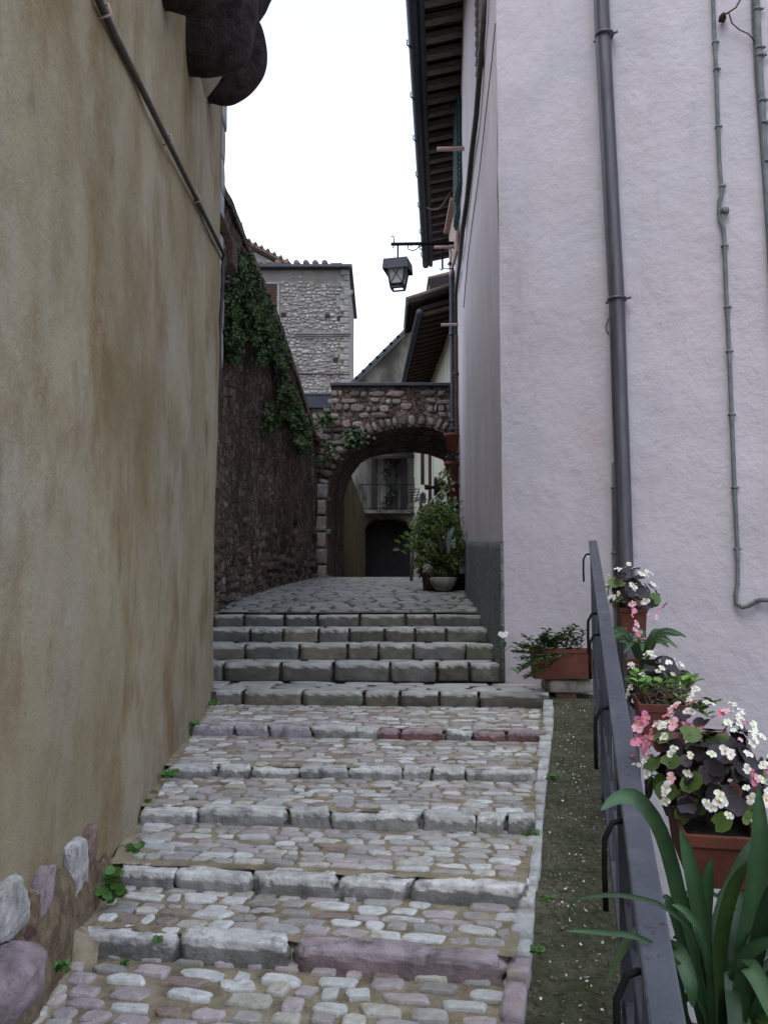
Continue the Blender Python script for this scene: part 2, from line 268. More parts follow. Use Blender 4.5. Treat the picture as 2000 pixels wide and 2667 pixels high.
# name, (xl, yl), (xr, yr), z, drop
COB = [((-1.22, 3.45), (.47, 3.17), -1.33, .085), ((-1.22, 3.97), (.60, 3.70), -1.246, .085), ((-1.33, 4.72), (.785, 4.48), -1.17, .08),
       ((-1.38, 5.47), (.945, 5.35), -1.105, .066), ((-1.50, 6.68), (1.20, 6.36), -1.035, .075)]
GRY = [((-1.62, 7.95), (1.50, 7.72), -.905, .14), ((-2.10, 8.78), (1.20, 8.70), -.715, .19), ((-2.06, 9.12), (1.19, 9.10), -.55, .165),
       ((-2.03, 9.52), (1.18, 9.52), -.40, .15), ((-2.0, 9.95), (1.17, 10.0), -.26, .14)]
def ccol(r, warm=.36):
    q = r.random()
    if q < warm: b = r.uniform(.40, .56); return (b, b*.885, b*.90)
    if q < .55: b = r.uniform(.34, .48); return (b, b*.98, b*.94)
    if q < .59: b = r.uniform(.26, .36); return (b*1.05, b*.80, b*.70)
    if q < .70: b = r.uniform(.48, .62); return (b, b*.96, b*.86)
    b = r.uniform(.54, .76); return (b*.985, b, b*.98)
def quadmap(L0, R0, L1, R1, z):
    S = ((R0-L0).length+(R1-L1).length)/2; T = ((L1-L0).length+(R1-R0).length)/2
    def f(s, t):
        a, b = s/S, t/T; p = L0.lerp(R0, a).lerp(L1.lerp(R1, a), b); es = (R0-L0).normalized()
        n = V3((0, 0, 1)); et = n.cross(es); return V3((p.x, p.y, z)), es, et, n
    return f, S, T
def treadbase(mb, L0, R0, L1, R1, z, zb):
    rs_ = .028 if z < -.95 else .07; m = max(4, int((L1-L0).length/rs_)); nn = int((R0-L0).length/rs_); vs_ = []
    for j in range(m+1):
        for i in range(nn+1):
            p = L0.lerp(R0, i/nn).lerp(L1.lerp(R1, i/nn), j/m)
            dz = (noise.noise(V3((p.x*5, p.y*5, 0)))*.006+noise.noise(V3((p.x*17, p.y*21, 4)))*.008+.001) if z < -.95 else noise.noise(V3((p.x*6, p.y*6, 0)))*.008-.004
            vs_.append((p.x, p.y, z+dz))
    mb.add(vs_, [(j*(nn+1)+i, j*(nn+1)+i+1, (j+1)*(nn+1)+i+1, (j+1)*(nn+1)+i) for j in range(m) for i in range(nn)])
    mb.hexa([(L0.x, L0.y, zb), (R0.x, R0.y, zb), (R1.x, R1.y, zb), (L1.x, L1.y, zb), (L0.x, L0.y, z-.03), (R0.x, R0.y, z-.03), (R1.x, R1.y, z-.03), (L1.x, L1.y, z-.03)])
stair = thing('cobbled_staircase', 'wide shallow stair of pale cobbled treads between the ochre wall and the iron railing', 'staircase', (-.3, 4.5, -1.42))
gstair = thing('stone_staircase', 'short flight of five mossy grey block steps below the alley', 'staircase', (-.4, 8.8, -1.0))
rs = random.Random(11)
def v2(p, z=0): return V3((p[0], p[1], z))
# bottom landing
allc = COB+GRY
lb = MB(); L0, R0, L1, R1 = V3((-1.1, 1.2, 0)), V3((-.0, 1.0, 0)), V3((-1.24, 3.52, 0)), V3((.49, 3.24, 0))
R0 = V3((KX(1.0), 1.0, 0)); treadbase(lb, L0, R0, L1, R1, -1.415, GZ)
land = lb.build('landing', M['mortar'], stair)
cb = MB(); f, S, T = quadmap(L0, R0, L1, R1, -1.412)
pack(cb, f, S, T, .094, .09, .20, .016, ccol, gap=.006, k=11, r=rs, skip=lambda s, t: rs.random() < .03, wob=.5)
cb.build('cobbles', M['cobble'], land, smooth=False)
STEPCOL = [lambda r: (.42, .42, .41), lambda r: (.44, .435, .42), lambda r: (.40, .40, .385), lambda r: (.43, .43, .42), lambda r: (.42, .41, .40)]
for i, (Lp, Rp, z, dr) in enumerate(COB):
    nxt = allc[i+1]; a, b = v2(Lp), v2(Rp); c, d = v2(nxt[0])+V3((0, .05, 0)), v2(nxt[1])+V3((0, .05, 0))
    if i == 4: d = V3((1.42, 7.77, 0))
    es = (b-a).normalized(); et = V3((0, 0, 1)).cross(es)
    tb = MB(); treadbase(tb, a+et*.07+V3((-.05, 0, 0)), b+et*.07, c+V3((-.05, 0, 0)), d, z, GZ if i == 0 else z-.3)
    step = tb.build('step', M['mortar'], stair)
    cb = MB(); a2, b2 = a+et*.13+es*.03, b+et*.13-es*.05; f, S, T = quadmap(a2, b2, c, d, z-.002)
    worn = i >= 3
    pack(cb, f, S, T, .085 if not worn else .10, .09, .2 if not worn else .24, .014 if not worn else .009, (lambda r: ccol(r, .3)), gap=.005 if not worn else .003, k=10, r=rs, skip=lambda s, t: rs.random() < .03, wob=.45)
    cb.build('cobbles', M['cobble'], step, smooth=False)
    eb = MB(); s_ = 0; W = (b-a).length; q = 0
    while s_ < W-.05:
        l = rs.choice((rs.uniform(.16, .28), rs.uniform(.3, .5), rs.uniform(.3, .5))); l = min(l, W-s_)
        if W-s_-l < .12: l = W-s_
        if i == 0 and .85 < s_ < 1.3: l = W-s_-.03
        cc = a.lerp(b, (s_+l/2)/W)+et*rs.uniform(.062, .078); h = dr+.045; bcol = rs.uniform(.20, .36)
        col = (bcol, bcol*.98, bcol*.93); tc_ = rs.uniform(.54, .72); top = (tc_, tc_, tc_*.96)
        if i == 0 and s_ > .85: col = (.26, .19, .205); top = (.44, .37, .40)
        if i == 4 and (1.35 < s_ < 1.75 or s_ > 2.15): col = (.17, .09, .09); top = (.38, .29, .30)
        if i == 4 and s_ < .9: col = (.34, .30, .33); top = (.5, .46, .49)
        zt = z+.006+rs.uniform(-.010, .010)
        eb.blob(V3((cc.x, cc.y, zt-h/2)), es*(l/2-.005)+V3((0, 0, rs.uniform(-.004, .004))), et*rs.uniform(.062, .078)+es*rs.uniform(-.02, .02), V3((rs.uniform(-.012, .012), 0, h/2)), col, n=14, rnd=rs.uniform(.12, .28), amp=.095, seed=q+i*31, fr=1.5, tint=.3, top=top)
        s_ += l; q += 1
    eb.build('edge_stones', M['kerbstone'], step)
for i, (Lp, Rp, z, dr) in enumerate(GRY):
    nxt = GRY[i+1] if i < 4 else None; a, b = v2(Lp), v2(Rp)
    c, d = (v2(nxt[0])+V3((0, .05, 0)), v2(nxt[1])+V3((0, .05, 0))) if nxt else (a+V3((0, .25, 0)), b+V3((0, .25, 0)))
    if i == 0: c = V3((-2.1, 8.85, 0)); d = V3((1.62, 8.5, 0))
    es = (b-a).normalized(); et = V3((0, 0, 1)).cross(es)
    tb = MB(); treadbase(tb, a+et*.06, b+et*.06, c, d, z-.004, GZ if i == 0 else z-.4)
    if i == 0: tb.bx(-2.2, -1.55, 7.9, 9.2, z-.4, z-.006)
    step = tb.build('step', M['dmortar'], gstair)
    cb = MB(); f, S, T = quadmap(a+et*.20, b+et*.20, c, d, z-.004)
    if T > .1: pack(cb, f, S, T, .24, .3, .6, .012, lambda r: (lambda q: (q, q*.99, q*.95))(r.uniform(.30, .46)), gap=.012, k=8, r=rs, dome=.1, wob=.1)
    if T > .1: cb.build('tread_slabs', M['slab'], step)
    eb = MB(); s_ = 0; W = (b-a).length; q = 0
    while s_ < W-.05:
        l = min(rs.uniform(.26, .62), W-s_)
        if W-s_-l < .2: l = W-s_
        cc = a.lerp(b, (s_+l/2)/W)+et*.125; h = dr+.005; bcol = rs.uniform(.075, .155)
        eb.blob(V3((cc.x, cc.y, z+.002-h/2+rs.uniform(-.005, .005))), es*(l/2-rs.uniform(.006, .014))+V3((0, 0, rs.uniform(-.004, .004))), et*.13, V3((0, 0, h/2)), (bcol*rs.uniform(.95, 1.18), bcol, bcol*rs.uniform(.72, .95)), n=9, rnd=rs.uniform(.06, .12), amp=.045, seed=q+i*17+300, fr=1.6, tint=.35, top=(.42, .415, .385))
        s_ += l; q += 1
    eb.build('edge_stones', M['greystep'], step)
# ------------------------------------------------------------------ alley ramp with slabs
def AZ(y):
    pts = [(9.9, -.262), (11.3, -.07), (14, .12), (17.3, .308), (18.8, .33), (23, -.3), (30, -1.6), (45, -3.3)]
    for (a, za), (b, zb) in zip(pts, pts[1:]):
        if y <= b: return za+(zb-za)*(y-a)/(b-a)
    return -3.3
mb = MB(); nx, ny = 20, 130; vs_ = []
for j in range(ny+1):
    y = 10.1+35*j/ny
    for i in range(nx+1):
        x = -2.5+5.5*i/nx; vs_.append((x, y, AZ(y)-.006+.01*noise.noise(V3((x*3, y*3, 2)))))
mb.add(vs_, [(j*(nx+1)+i, j*(nx+1)+i+1, (j+1)*(nx+1)+i+1, (j+1)*(nx+1)+i) for j in range(ny) for i in range(nx)])
path = mb.build('path', M['concrete'], kind='structure')
cb = MB(); Sx = 3.9
def rampmap(s, t):
    y = 10.16+t; x = -2.25+s*(1 if True else 1); e = .05; n = V3((0, -(AZ(y+e)-AZ(y-e))/(2*e), 1)).normalized()
    es = V3((1, 0, 0)); return V3((x, y, AZ(y))), es, n.cross(es), n
def rskip(s, t):
    x, y = -2.25+s, 10.16+t
    return x < GX(y)-.1 or x > (1.2 if y < 11.3 else 1.14+(y-11.3)*.07)
pack(cb, rampmap, Sx+.3, 9.6, .17, .18, .46, .010, lambda r: (lambda q: (q, q*.985, q*.97))(r.uniform(.16, .27)), gap=.008, skip=rskip, k=8, r=rs, dome=.15, wob=.5)
cb.build('paving_slabs', M['slab'], kind='structure')
# ------------------------------------------------------------------ concrete strip, kerb, planting bed
mb = MB(); ny, nx = 90, 12; vs_ = []
for j in range(ny+1):
    y = 1.0+7.2*j/ny
    for i in range(nx+1):
        x0, x1 = KX(y)-.03, RX(y)+.07; x = x0+(x1-x0)*i/nx
        vs_.append((x, y, SZ(y)+.012*noise.noise(V3((x*4, y*4, 5)))-.01*i/nx))
mb.add(vs_, [(j*(nx+1)+i, j*(nx+1)+i+1, (j+1)*(nx+1)+i+1, (j+1)*(nx+1)+i) for j in range(ny) for i in range(nx)])
for j in range(24):
    y0, y1 = 1+7.2*j/24, 1+7.2*(j+1)/24; e = [(KX(y0), y0), (RX(y0)+.07, y0), (RX(y1)+.07, y1), (KX(y1), y1)]
    mb.hexa([(x, y, GZ) for x, y in e]+[(x, y, SZ(y)-.03) for x, y in e])
mb.build('concrete_ramp', M['concrete'], kind='structure')
kb = MB(); y = 1.6; q = 0
while y < 7.6:
    l = rs.uniform(.13, .27); yc = y+l/2; t = V3((.22, .975, 0)); n = V3((.975, -.22, 0)); x = KX(yc)+.0
    i = sum(1 for c in COB if c[1][1] < yc); z = SZ(yc)+.035
    b = rs.uniform(.50, .66); col = (b*.98, b, b*.98)
    if yc < 3.3: col = (.42, .35, .385)
    kb.blob((x+rs.uniform(-.006, .006), yc, z-.04), t*(l/2-.003), n*rs.uniform(.036, .046), V3((0, 0, .055)), col, n=5, rnd=.2, amp=.09, seed=q+700, fr=1.6, tint=.2)
    y += l; q += 1
kb.build('kerb', M['cobble'], label='row of whitish kerb stones between the cobbled steps and the mossy concrete strip', cat='kerb')
pb = MB()
for i in range(260):
    y = rs.uniform(2.2, 7.5); c_ = rs.gauss(.42, .22); x = KX(y)+.08+(RX(y)-KX(y)-.1)*min(max(c_, 0), 1); s_ = rs.uniform(.0035, .009)
    a = rs.random()*6; p = V3((x, y, SZ(y)+.014)); e1 = V3((cos(a), sin(a), rs.uniform(-.2, .5)))*s_; e2 = V3((-sin(a), cos(a), rs.uniform(-.2, .5)))*s_*rs.uniform(.5, 1)
    pb.add([p-e1, p-e2, p+e1+V3((0, 0, .003)), p+e2], [(0, 1, 2, 3)], (.72, .74, .70))
pb.build('fallen_petals', M['petal'], label='tiny white petals scattered over the mossy concrete strip', cat='petals', kind='stuff')
gb = MB()
for i in range(1900):
    y = rs.uniform(1.9, 7.7); x = rs.uniform(KX(y)+.02, RX(y)+.04); b_ = rs.choice((.07, .09, .11, .14, .22)); r_ = rs.uniform(.003, .008)
    q = [V3((x+r_*cos(a_)*rs.uniform(.7, 1.2), y+r_*sin(a_)*rs.uniform(.7, 1.2), SZ(y)+.002)) for a_ in (0, 1.25, 2.5, 3.8, 5)]
    gb.add(q+[V3((x, y, SZ(y)+.008+r_*.6))], [(j_, (j_+1) % 5, 5) for j_ in range(5)], (b_, b_*.95, b_*.78))
gb.build('gravel', M['cobble'], smooth=False, kind='stuff', label='fine gravel sitting in the mossy concrete strip beside the railing', cat='gravel')
mb = MB(); mb.hexa([(RX(.6)+.08, .6, GZ), (2.6, .4, GZ), (2.6, 2.3, GZ), (RX(2.4)+.08, 2.4, GZ), (RX(.6)+.08, .6, -1.5), (2.6, .4, -1.5), (2.6, 2.3, -1.5), (RX(2.4)+.08, 2.4, -1.5)])
mb.build('planting_bed', M['earth'], kind='structure')
# soil bank under the ochre wall
mb = MB(); vs_ = []; ny = 40; nx = 8
for j in range(ny+1):
    y = 2.5+1.8*j/ny; wd = .15*(1-abs((y-3.25)/.72)**2)+.01; wd = max(wd, .008)
    for i in range(nx+1):
        f_ = i/nx; x = OX(y)-.05+(wd*.75+.07)*f_; zb = -1.43 if y < 3.4 else (-1.345 if y < 3.9 else -1.26)
        vs_.append((x, y, zb-.012+wd*1.0*(1-f_)**1.6+.035*noise.noise(V3((x*16, y*11, 1)))*(1-f_)))
mb.add(vs_, [(j*(nx+1)+i, j*(nx+1)+i+1, (j+1)*(nx+1)+i+1, (j+1)*(nx+1)+i) for j in range(ny) for i in range(nx)])
for (u, v, d, rx_, ry_, rz_, sd_) in ((120, 2470, 3.36, .09, .10, .06, 1), (95, 2510, 3.15, .08, .10, .04, 3), (255, 2335, 3.85, .05, .07, .04, 4)):
    mb.blob(at(u, v, d)-V3((0, 0, .02)), (rx_, 0, 0), (0, ry_, 0), (0, 0, rz_), (1, 1, 1), n=12, rnd=.85, amp=.12, seed=sd_+900, fr=2)
mb.build('soil_bank', M['mortar'], kind='structure')
# foundation stones
FS = [(196, 2269, 72, 148, (.50, .49, .49), 'jagged white foundation stone set upright in the ochre wall foot'),
      (100, 2329, 80, 98, (.36, .29, .30), 'angular mauve foundation stone left of the upright white one'),
      (12, 2371, 120, 130, (.50, .49, .48), 'large whitish foundation stone at the left picture edge'),
      (72, 2386, 36, 84, (.20, .14, .085), 'narrow brown stone slanting beside the whitish foundation stone'),
      (64, 2446, 62, 72, (.13, .065, .065), 'dark red block wedged above the purple boulder'),
      (112, 2478, 54, 66, (.40, .28, .26), 'pale pink stone splinter right of the dark red block'),
      (262, 2308, 44, 72, (.34, .24, .23), 'small reddish stone under the tall green weed'),
      (226, 2205, 52, 84, (.24, .17, .14), 'brown stone patch in the wall above the tall weed'),
      (170, 2342, 60, 26, (.42, .33, .22), 'thin sandy stone chip below the upright white stone'),
      (140, 2390, 44, 60, (.20, .155, .11), 'low brown stone in the soil right of the mauve one')]
for i, (u, v, pw, ph, col, lab) in enumerate(FS):
    p = hit(u, v, (OX(0), 0), OC, -.005); d = p.length*.98; hx, hz = pw*d/F/2, ph*d/F/2; t = V3((-.083, 1, 0)).normalized()
    k = abs(t.dot(V3((1, 0, 0)).cross(V3((0, 0, 1)))))  # along-wall foreshortening handled by a slightly longer stone
    mb = MB(); mb.blob(p, t*hx*1.7, V3((.036, .004, 0)), V3((0, 0, hz*1.06))+t*hx*.5*(1 if i % 2 else -1), tuple(x*.85 for x in col), n=9, rnd=.55, amp=.12, seed=i+40, fr=1.5, tint=.5)
    mb.build('foundation_stone', M['kerbstone'], smooth=False, label=lab, cat='stone', group='stones bared at the foot of the ochre wall')
mb = MB(); vs_ = []
for j in range(31):
    y = 2.3+1.75*j/30; top_ = -1.20+.19*max(0, 1-abs(y-3.1)/.9)+.05*noise.noise(V3((y*7, 0, 3)))
    for k in range(7):
        z = -1.5+(top_+1.5)*k/6; vs_.append((OX(y)+.035*(1-(k/6)**3)+.02*noise.noise(V3((y*9, z*9, 1)))*(k < 6)-.012*(k == 6)+.012, y, z))
mb.add(vs_, [(j*7+k, (j+1)*7+k, (j+1)*7+k+1, j*7+k+1) for j in range(30) for k in range(6)]); mb.build('broken_plaster', M['dmortar2'], smooth=False, label='strip of broken plaster and brown mortar around the bared stones at the ochre wall foot', cat='plaster')
mb = MB(); p = at(22, 2562, 2.52); mb.blob(p, (.082, .02, -.03), (0, .11, .02), (.03, 0, .09), (.27, .215, .232), n=16, rnd=.8, amp=.07, seed=91, fr=1.2, tint=.5)
mb.build('boulder', M['kerbstone'], label='rounded purple and white boulder at the lower left corner', cat='boulder')
# ------------------------------------------------------------------ ochre house
oh = thing('ochre_house', 'tall ochre stucco house with brown stains filling the left side', 'house', (OX(4), 4, GZ))
mb = MB(); wallgrid(mb, [OC, (OX(-2.5), -2.5)][::-1], GZ, 9.5, .14, .03, .7)
# seat: outside (towards +x) must be on the left of the walking direction
mb2 = MB(); wallgrid(mb2, [(OX(-2.5), -2.5), (-8, -2.5), (-8, 8.05), OC][::-1], GZ, 9.5, .8, 0, .7)
mb.add(mb2.v, mb2.f); mb.add([(OX(-2.5), -2.5, 9.5), OC+(9.5,), (-8, 8.05, 9.5), (-8, -2.5, 9.5)], [(0, 1, 2, 3)])
mb.build('wall', M['ochre'], oh)
wx = V3((1, .083, 0)).normalized()
bal = MB(); z0 = 4.15
a, b = V3((OX(4.6), 4.6, z0+1.52)), V3((OX(7.3), 7.3, z0+1.52))
bal.hexa([a-wx*.1, a+wx*.85, b+wx*.85, b-wx*.1]+[q+V3((0, 0, .18)) for q in (a-wx*.1, a+wx*.85, b+wx*.85, b-wx*.1)])
balo = bal.build('balcony', M['corbel'], oh, smooth=False, bevel=.03)
prof = [(-.1, -.03), (.02, -.01), (.14, -.03), (.26, -.01), (.37, .07), (.45, .18), (.505, .34), (.51, .50), (.48, .64), (.42, .74), (.44, .84), (.52, .98), (.58, 1.15), (.60, 1.25), (-.1, 1.25)]
def corbel(y, sca=1, zoff=0):
    mb = MB(); n = 14; wdt = .34; rings = []; P = []
    pr = []; q_ = prof[1:-2]
    for _k in range(2): q_ = [q_[0]]+[w__ for a_, b_ in zip(q_, q_[1:]) for w__ in ((a_[0]*.75+b_[0]*.25, a_[1]*.75+b_[1]*.25), (a_[0]*.25+b_[0]*.75, a_[1]*.25+b_[1]*.75))]+[q_[-1]]
    pr = [prof[0]]+q_+[prof[-2], (.3, prof[-1][1]), prof[-1], (-.1, .8), (-.1, .4)]
    for i in range(0):
        p, q = prof[i], prof[(i+1) % len(prof)]; pr += [(p[0]+(q[0]-p[0])*k/3, p[1]+(q[1]-p[1])*k/3) for k in range(4)]
    cx, cy = .2, .6
    for j in range(n+1):
        f_ = j/n*2-1; sh = 1-.16*f_**2-.22*f_**6
        for (o, h) in pr:
            x = o if o < 0 else cx+(o-cx)*sh; hh = cy+(h-cy)*(sh if h < 1 else 1)
            p = V3((OX(y+f_*wdt/2), y+f_*wdt/2, z0+zoff+hh*sca))+wx*x*sca
            d = noise.noise(p*3.2)*.03
            P.append(p+wx*d+V3((0, d*.7, -d)))
    m = len(pr); mb.add(P, [(j*m+i, j*m+(i+1) % m, (j+1)*m+(i+1) % m, (j+1)*m+i) for j in range(n) for i in range(m)]+[tuple(range(m))[::-1], tuple(range(n*m, n*m+m))])
    mb.build('corbel', M['corbel'], balo)
cv = MB(); cpf = [(-.05, 4.15), (.02, 4.2), (.10, 4.32), (.20, 4.5), (.29, 4.68), (.36, 4.85), (.42, 5.1), (.46, 5.4), (.48, 5.68), (-.05, 5.68)]
cvv = []
for j in range(13):
    y = 5.95+j*.072
    for o_, z in cpf: cvv.append(V3((OX(y), y, z))+wx*(o_+.012*noise.noise(V3((y*3, z*3, 0)))))
m = len(cpf); cv.add(cvv, [(j*m+i, j*m+(i+1) % m, (j+1)*m+(i+1) % m, (j+1)*m+i) for j in range(12) for i in range(m)])
cv.build('cove', M['ochre'], oh)
corbel(6.98, 1, .12); corbel(5.85, 1, -.33); corbel(4.85, 1, -.55)
# roof capping of the ochre house (out of frame, seen only from elsewhere)
mb = MB(); mb.hexa([(OX(-2.6)+.5, -2.9, 9.5), (OX(8)+.5, 8.4, 9.5), (-8.4, 8.4, 9.5), (-8.4, -2.9, 9.5), (OX(-2.6)+.5, -2.9, 9.65), (OX(8)+.5, 8.4, 9.65), (-8.4, 8.4, 9.65), (-8.4, -2.9, 9.65)])
mb.build('roof', M['tile'], oh)
ops = [(255, -40), (258, 0), (300, 92), (362, 215), (440, 372), (500, 492), (556, 606), (584, 664), (591, 690), (592, 715), (587, 760), (584, 800)]
pp = [hit(u, v, (OX(0), 0), OC, .035) for u, v in ops[:-4]]; last = pp[-1]
pp += [V3((OX(7.95)+.03, 8.02, atY(591, 700, 8.02).z)), V3((OX(7.95)+.02, 8.08, atY(590, 740, 8.02).z)), V3((OX(7.95)-.0, 8.1, atY(588, 860, 8.1).z)), V3((OX(7.95)-.0, 8.1, atY(588, 1100, 8.1).z))]
mb = MB(); mb.tube(pp, .018, 10); cd = mb.build('cable', M['cable'], label='thick dark cable running diagonally across the upper ochre wall', cat='cable')
for (u, v) in ((270, 32), (437, 366), (512, 520)):
    p = hit(u, v, (OX(0), 0), OC, .03); mb = MB(); mb.tube([p+V3((-.03, 0, -.03)), p+V3((.035, 0, -.01)), p+V3((.02, .0, .035)), p+V3((-.03, 0, .04))], .007, 6); mb.build('clip', M['clay'], cd)
wp = [hit(u, v, (OX(0), 0), OC, .012) for u, v in ((508, 520), (530, 575), (555, 630), (575, 668), (586, 700))]
mb = MB(); mb.tube(wp, .009, 6); mb.build('wire', M['conduit'], label='thin pale wire sagging under the thick cable on the ochre wall', cat='wire')
# brown flashing at the far corner
mb = MB(); fp = [(545, 541), (574, 549), (592, 588), (608, 629), (606, 684), (592, 692), (588, 640), (575, 600), (556, 572)]
mb.prism([at(u, v, 8.42) for u, v in fp], (0, .28, .0)); mb.build('flashing', M['wood'], oh, smooth=False, bevel=.01)
# pier behind the corner
mb = MB(); x1 = atY(577, 380, 8.6).x
for i in range(9):
    z = 2.4+i*.38; mb.blob((x1-.35, 8.6, z+.19), (.35+rs.uniform(-.012, .012), 0, 0), (0, .3, 0), (0, 0, .187), (.9+rs.uniform(-.1, .1),)*3, n=5, rnd=.05, amp=.02, seed=i+400)
mb.build('stone_pier', M['white'], label='strip of whitish dressed stone pier above the ivy wall, behind the ochre corner', cat='pier')
# ------------------------------------------------------------------ garden wall with ivy
tp = [(567, 458), (603, 542), (651, 657), (723, 832), (771, 976), (820, 1133)]
GA, GB = (GX(8), 8), (GX(18), 18)
tops = sorted((hit(u, v, GA, GB).y, hit(u, v, GA, GB).z) for u, v in tp); tops = [(7.5, tops[0][1]+.1)]+tops+[(20, tops[-1][1]-.3)]
def gtop(p):
    y = p.y
    for (a, za), (b, zb) in zip(tops, tops[1:]):
        if y <= b: return za+(zb-za)*(y-a)/(b-a)+.05*noise.noise(V3((y*3, 0, 0)))
    return tops[-1][1]
gw = thing('garden_wall', 'high dark rain-streaked retaining wall on the left of the alley', 'wall', (GX(12), 12, -1))
def grough(q):
    base = AZ(q.y) if q.y > 9.9 else -.9; h = q.z-base; low = max(0, 1-h/1.1)+max(0, 1-(q.y-8.05)/1.6)*(.9 if h < 3.0 else .3)
    low = min(low, 1.2); v = noise.cell(V3((q.y*5.5, q.z*5, 1)))-.5
    return low*(.07*noise.noise(V3((q.y*5, q.z*6, 3)))+.045*v)+.02*noise.noise(V3((q.y*7, q.z*2, 8)))
mb = MB(); wallgrid(mb, [(GX(17.65), 17.65), (GX(7.9), 7.9)][::-1], -1.3, 5, .075, .05, .9, ztop=gtop, rough=grough)
# make outside face +x: path direction already puts its left on -x, so flip the displacement by mirroring is not needed
n_ = len(mb.v)
wb = MB(); wallgrid(wb, [(GX(17.65)-.55, 17.65), (GX(7.9)-.55, 7.9)], -1.3, 5, .3, .02, .9, ztop=gtop)
mb.add(wb.v, wb.f)
m_ = int(9.7/.1)
for j in range(m_):
    ya, yb = 7.9+9.7*j/m_, 7.9+9.7*(j+1)/m_
    za, zb = gtop(V3((0, ya, 0))), gtop(V3((0, yb, 0)))
    mb.hexa([(GX(ya)-.58, ya, za-.1), (GX(ya)+.04, ya, za-.1), (GX(yb)+.04, yb, zb-.1), (GX(yb)-.58, yb, zb-.1), (GX(ya)-.58, ya, za+.03), (GX(ya)+.04, ya, za+.03), (GX(yb)+.04, yb, zb+.03), (GX(yb)-.58, yb, zb+.03)])
mb.build('wall', M['garden'], gw, smooth=False)
sb = MB()
def gmap(s, t):
    y = 8.15+s; z = -.9+t; return V3((GX(y)+.02, y, z)), V3((.0815, .9967, 0)), V3((0, 0, 1)), V3((.9967, -.0815, 0))
def gskip(s, t):
    y = 8.15+s; z = -.9+t; b = AZ(y) if y > 9.9 else -.6
    if z < b-.1: return True
    edge = 1.4 - .25*max(0, t-1.5)
    pr_ = 0.0
    if s < .9 and t < 2.9: pr_ = .85*(1-s/1.0)
    if z-b < .45: pr_ = max(pr_, .5)
    elif z-b < 1.1: pr_ = max(pr_, .12)
    pr_ *= 1+1.5*noise.noise(V3((s*1.7, t*1.7, 4)))
    return rs.random() > pr_
rcol = lambda r: (lambda q, w_: (q, q*w_, q*w_*.9))(r.uniform(.06, .20), r.uniform(.70, .88))
pack(sb, gmap, 9.4, 4.2, .13, .10, .30, .04, rcol, gap=.006, skip=gskip, k=8, r=rs, sink=.06, wob=.9)
sb.build('rubble', M['wallstone'], gw)
def leaf(mb, p, d, n, L_, W_, col, fold=.2):
    d = d.normalized(); s_ = d.cross(n)
    if s_.length < 1e-4: s_ = d.orthogonal()
    s_.normalize(); n = s_.cross(d)
    q = [p, p+d*L_*.35+s_*W_*.5+n*W_*fold, p+d*L_*.7+s_*W_*.4+n*W_*fold*.7, p+d*L_-n*L_*.12, p+d*L_*.7-s_*W_*.4+n*W_*fold*.7, p+d*L_*.35-s_*W_*.5+n*W_*fold, p+d*L_*.5]
    mb.add(q, [(0, 6, 1), (1, 6, 2), (2, 6, 3), (3, 6, 4), (4, 6, 5), (5, 6, 0)], col)
def inpoly(x, y, P):
    c = False; j = len(P)-1
    for i in range(len(P)):
        if (P[i][1] > y) != (P[j][1] > y) and x < (P[j][0]-P[i][0])*(y-P[i][1])/(P[j][1]-P[i][1])+P[i][0]: c = not c
        j = i
    return c
def rv(r): return V3((r.gauss(0, 1), r.gauss(0, 1), r.gauss(0, 1))).normalized()
IV = [([(280, 60), (400, 80), (480, 290), (560, 480), (640, 620), (660, 800), (760, 980), (780, 1100), (740, 1200), (840, 1400), (900, 1560), (990, 1750), (1010, 1870), (960, 1990), (880, 1990), (820, 1800), (720, 1650), (680, 1400), (650, 1180), (620, 1050), (570, 1130), (490, 1120), (440, 900), (380, 800), (350, 560), (330, 420), (290, 220)], 15000, 'dense dark green ivy mass spilling down from the garden wall top'),
      ([(230, 230), (330, 420), (380, 560), (380, 700), (340, 900), (320, 1080), (250, 1110), (200, 1060), (200, 900), (150, 700), (160, 560), (190, 400)], 4800, 'thinner hanging ivy curtain right beside the ochre house corner')]
ri = random.Random(5)
for poly, cnt, lab in IV:
    mb = MB(); xs = [p[0] for p in poly]; ys = [p[1] for p in poly]; k = 0
    while k < cnt:
        x, y = ri.uniform(min(xs), max(xs)), ri.uniform(min(ys), max(ys))
        jx, jy = x+ri.gauss(0, 12), y+ri.gauss(0, 16)
        if not inpoly(jx, jy, poly): continue
        u, v = 540+x/3.687, 640+y/3.687; cl = noise.noise(V3((u*.045, v*.03, 3)))
        if ri.random() > .75+cl*1.1: continue
        p = hit(u, v, GA, GB, 0.02+abs(ri.gauss(0, .09))+max(0, cl)*.22)
        b = ri.uniform(.5, 1.25)*(1+cl*.8); col = (.030*b, .062*b, .014*b) if ri.random() < .85 else (.055*b, .10*b, .02*b)
        d = V3((ri.gauss(.35, .5), ri.gauss(-.2, .6), ri.gauss(-.5, .7))); L_ = ri.uniform(.03, .065)
        leaf(mb, p, d, rv(ri)+V3((.8, -.4, .5)), L_, L_*.75, col); k += 1
    mb.build('ivy', M['leaf'], smooth=False, label=lab, cat='ivy', group='ivy on the garden wall')
mb = MB(); k = 0; clus = [(705, 1090, 18, 30, 130), (925, 1135, 26, 22, 190), (845, 1085, 22, 18, 70), (855, 1170, 30, 40, 60)]
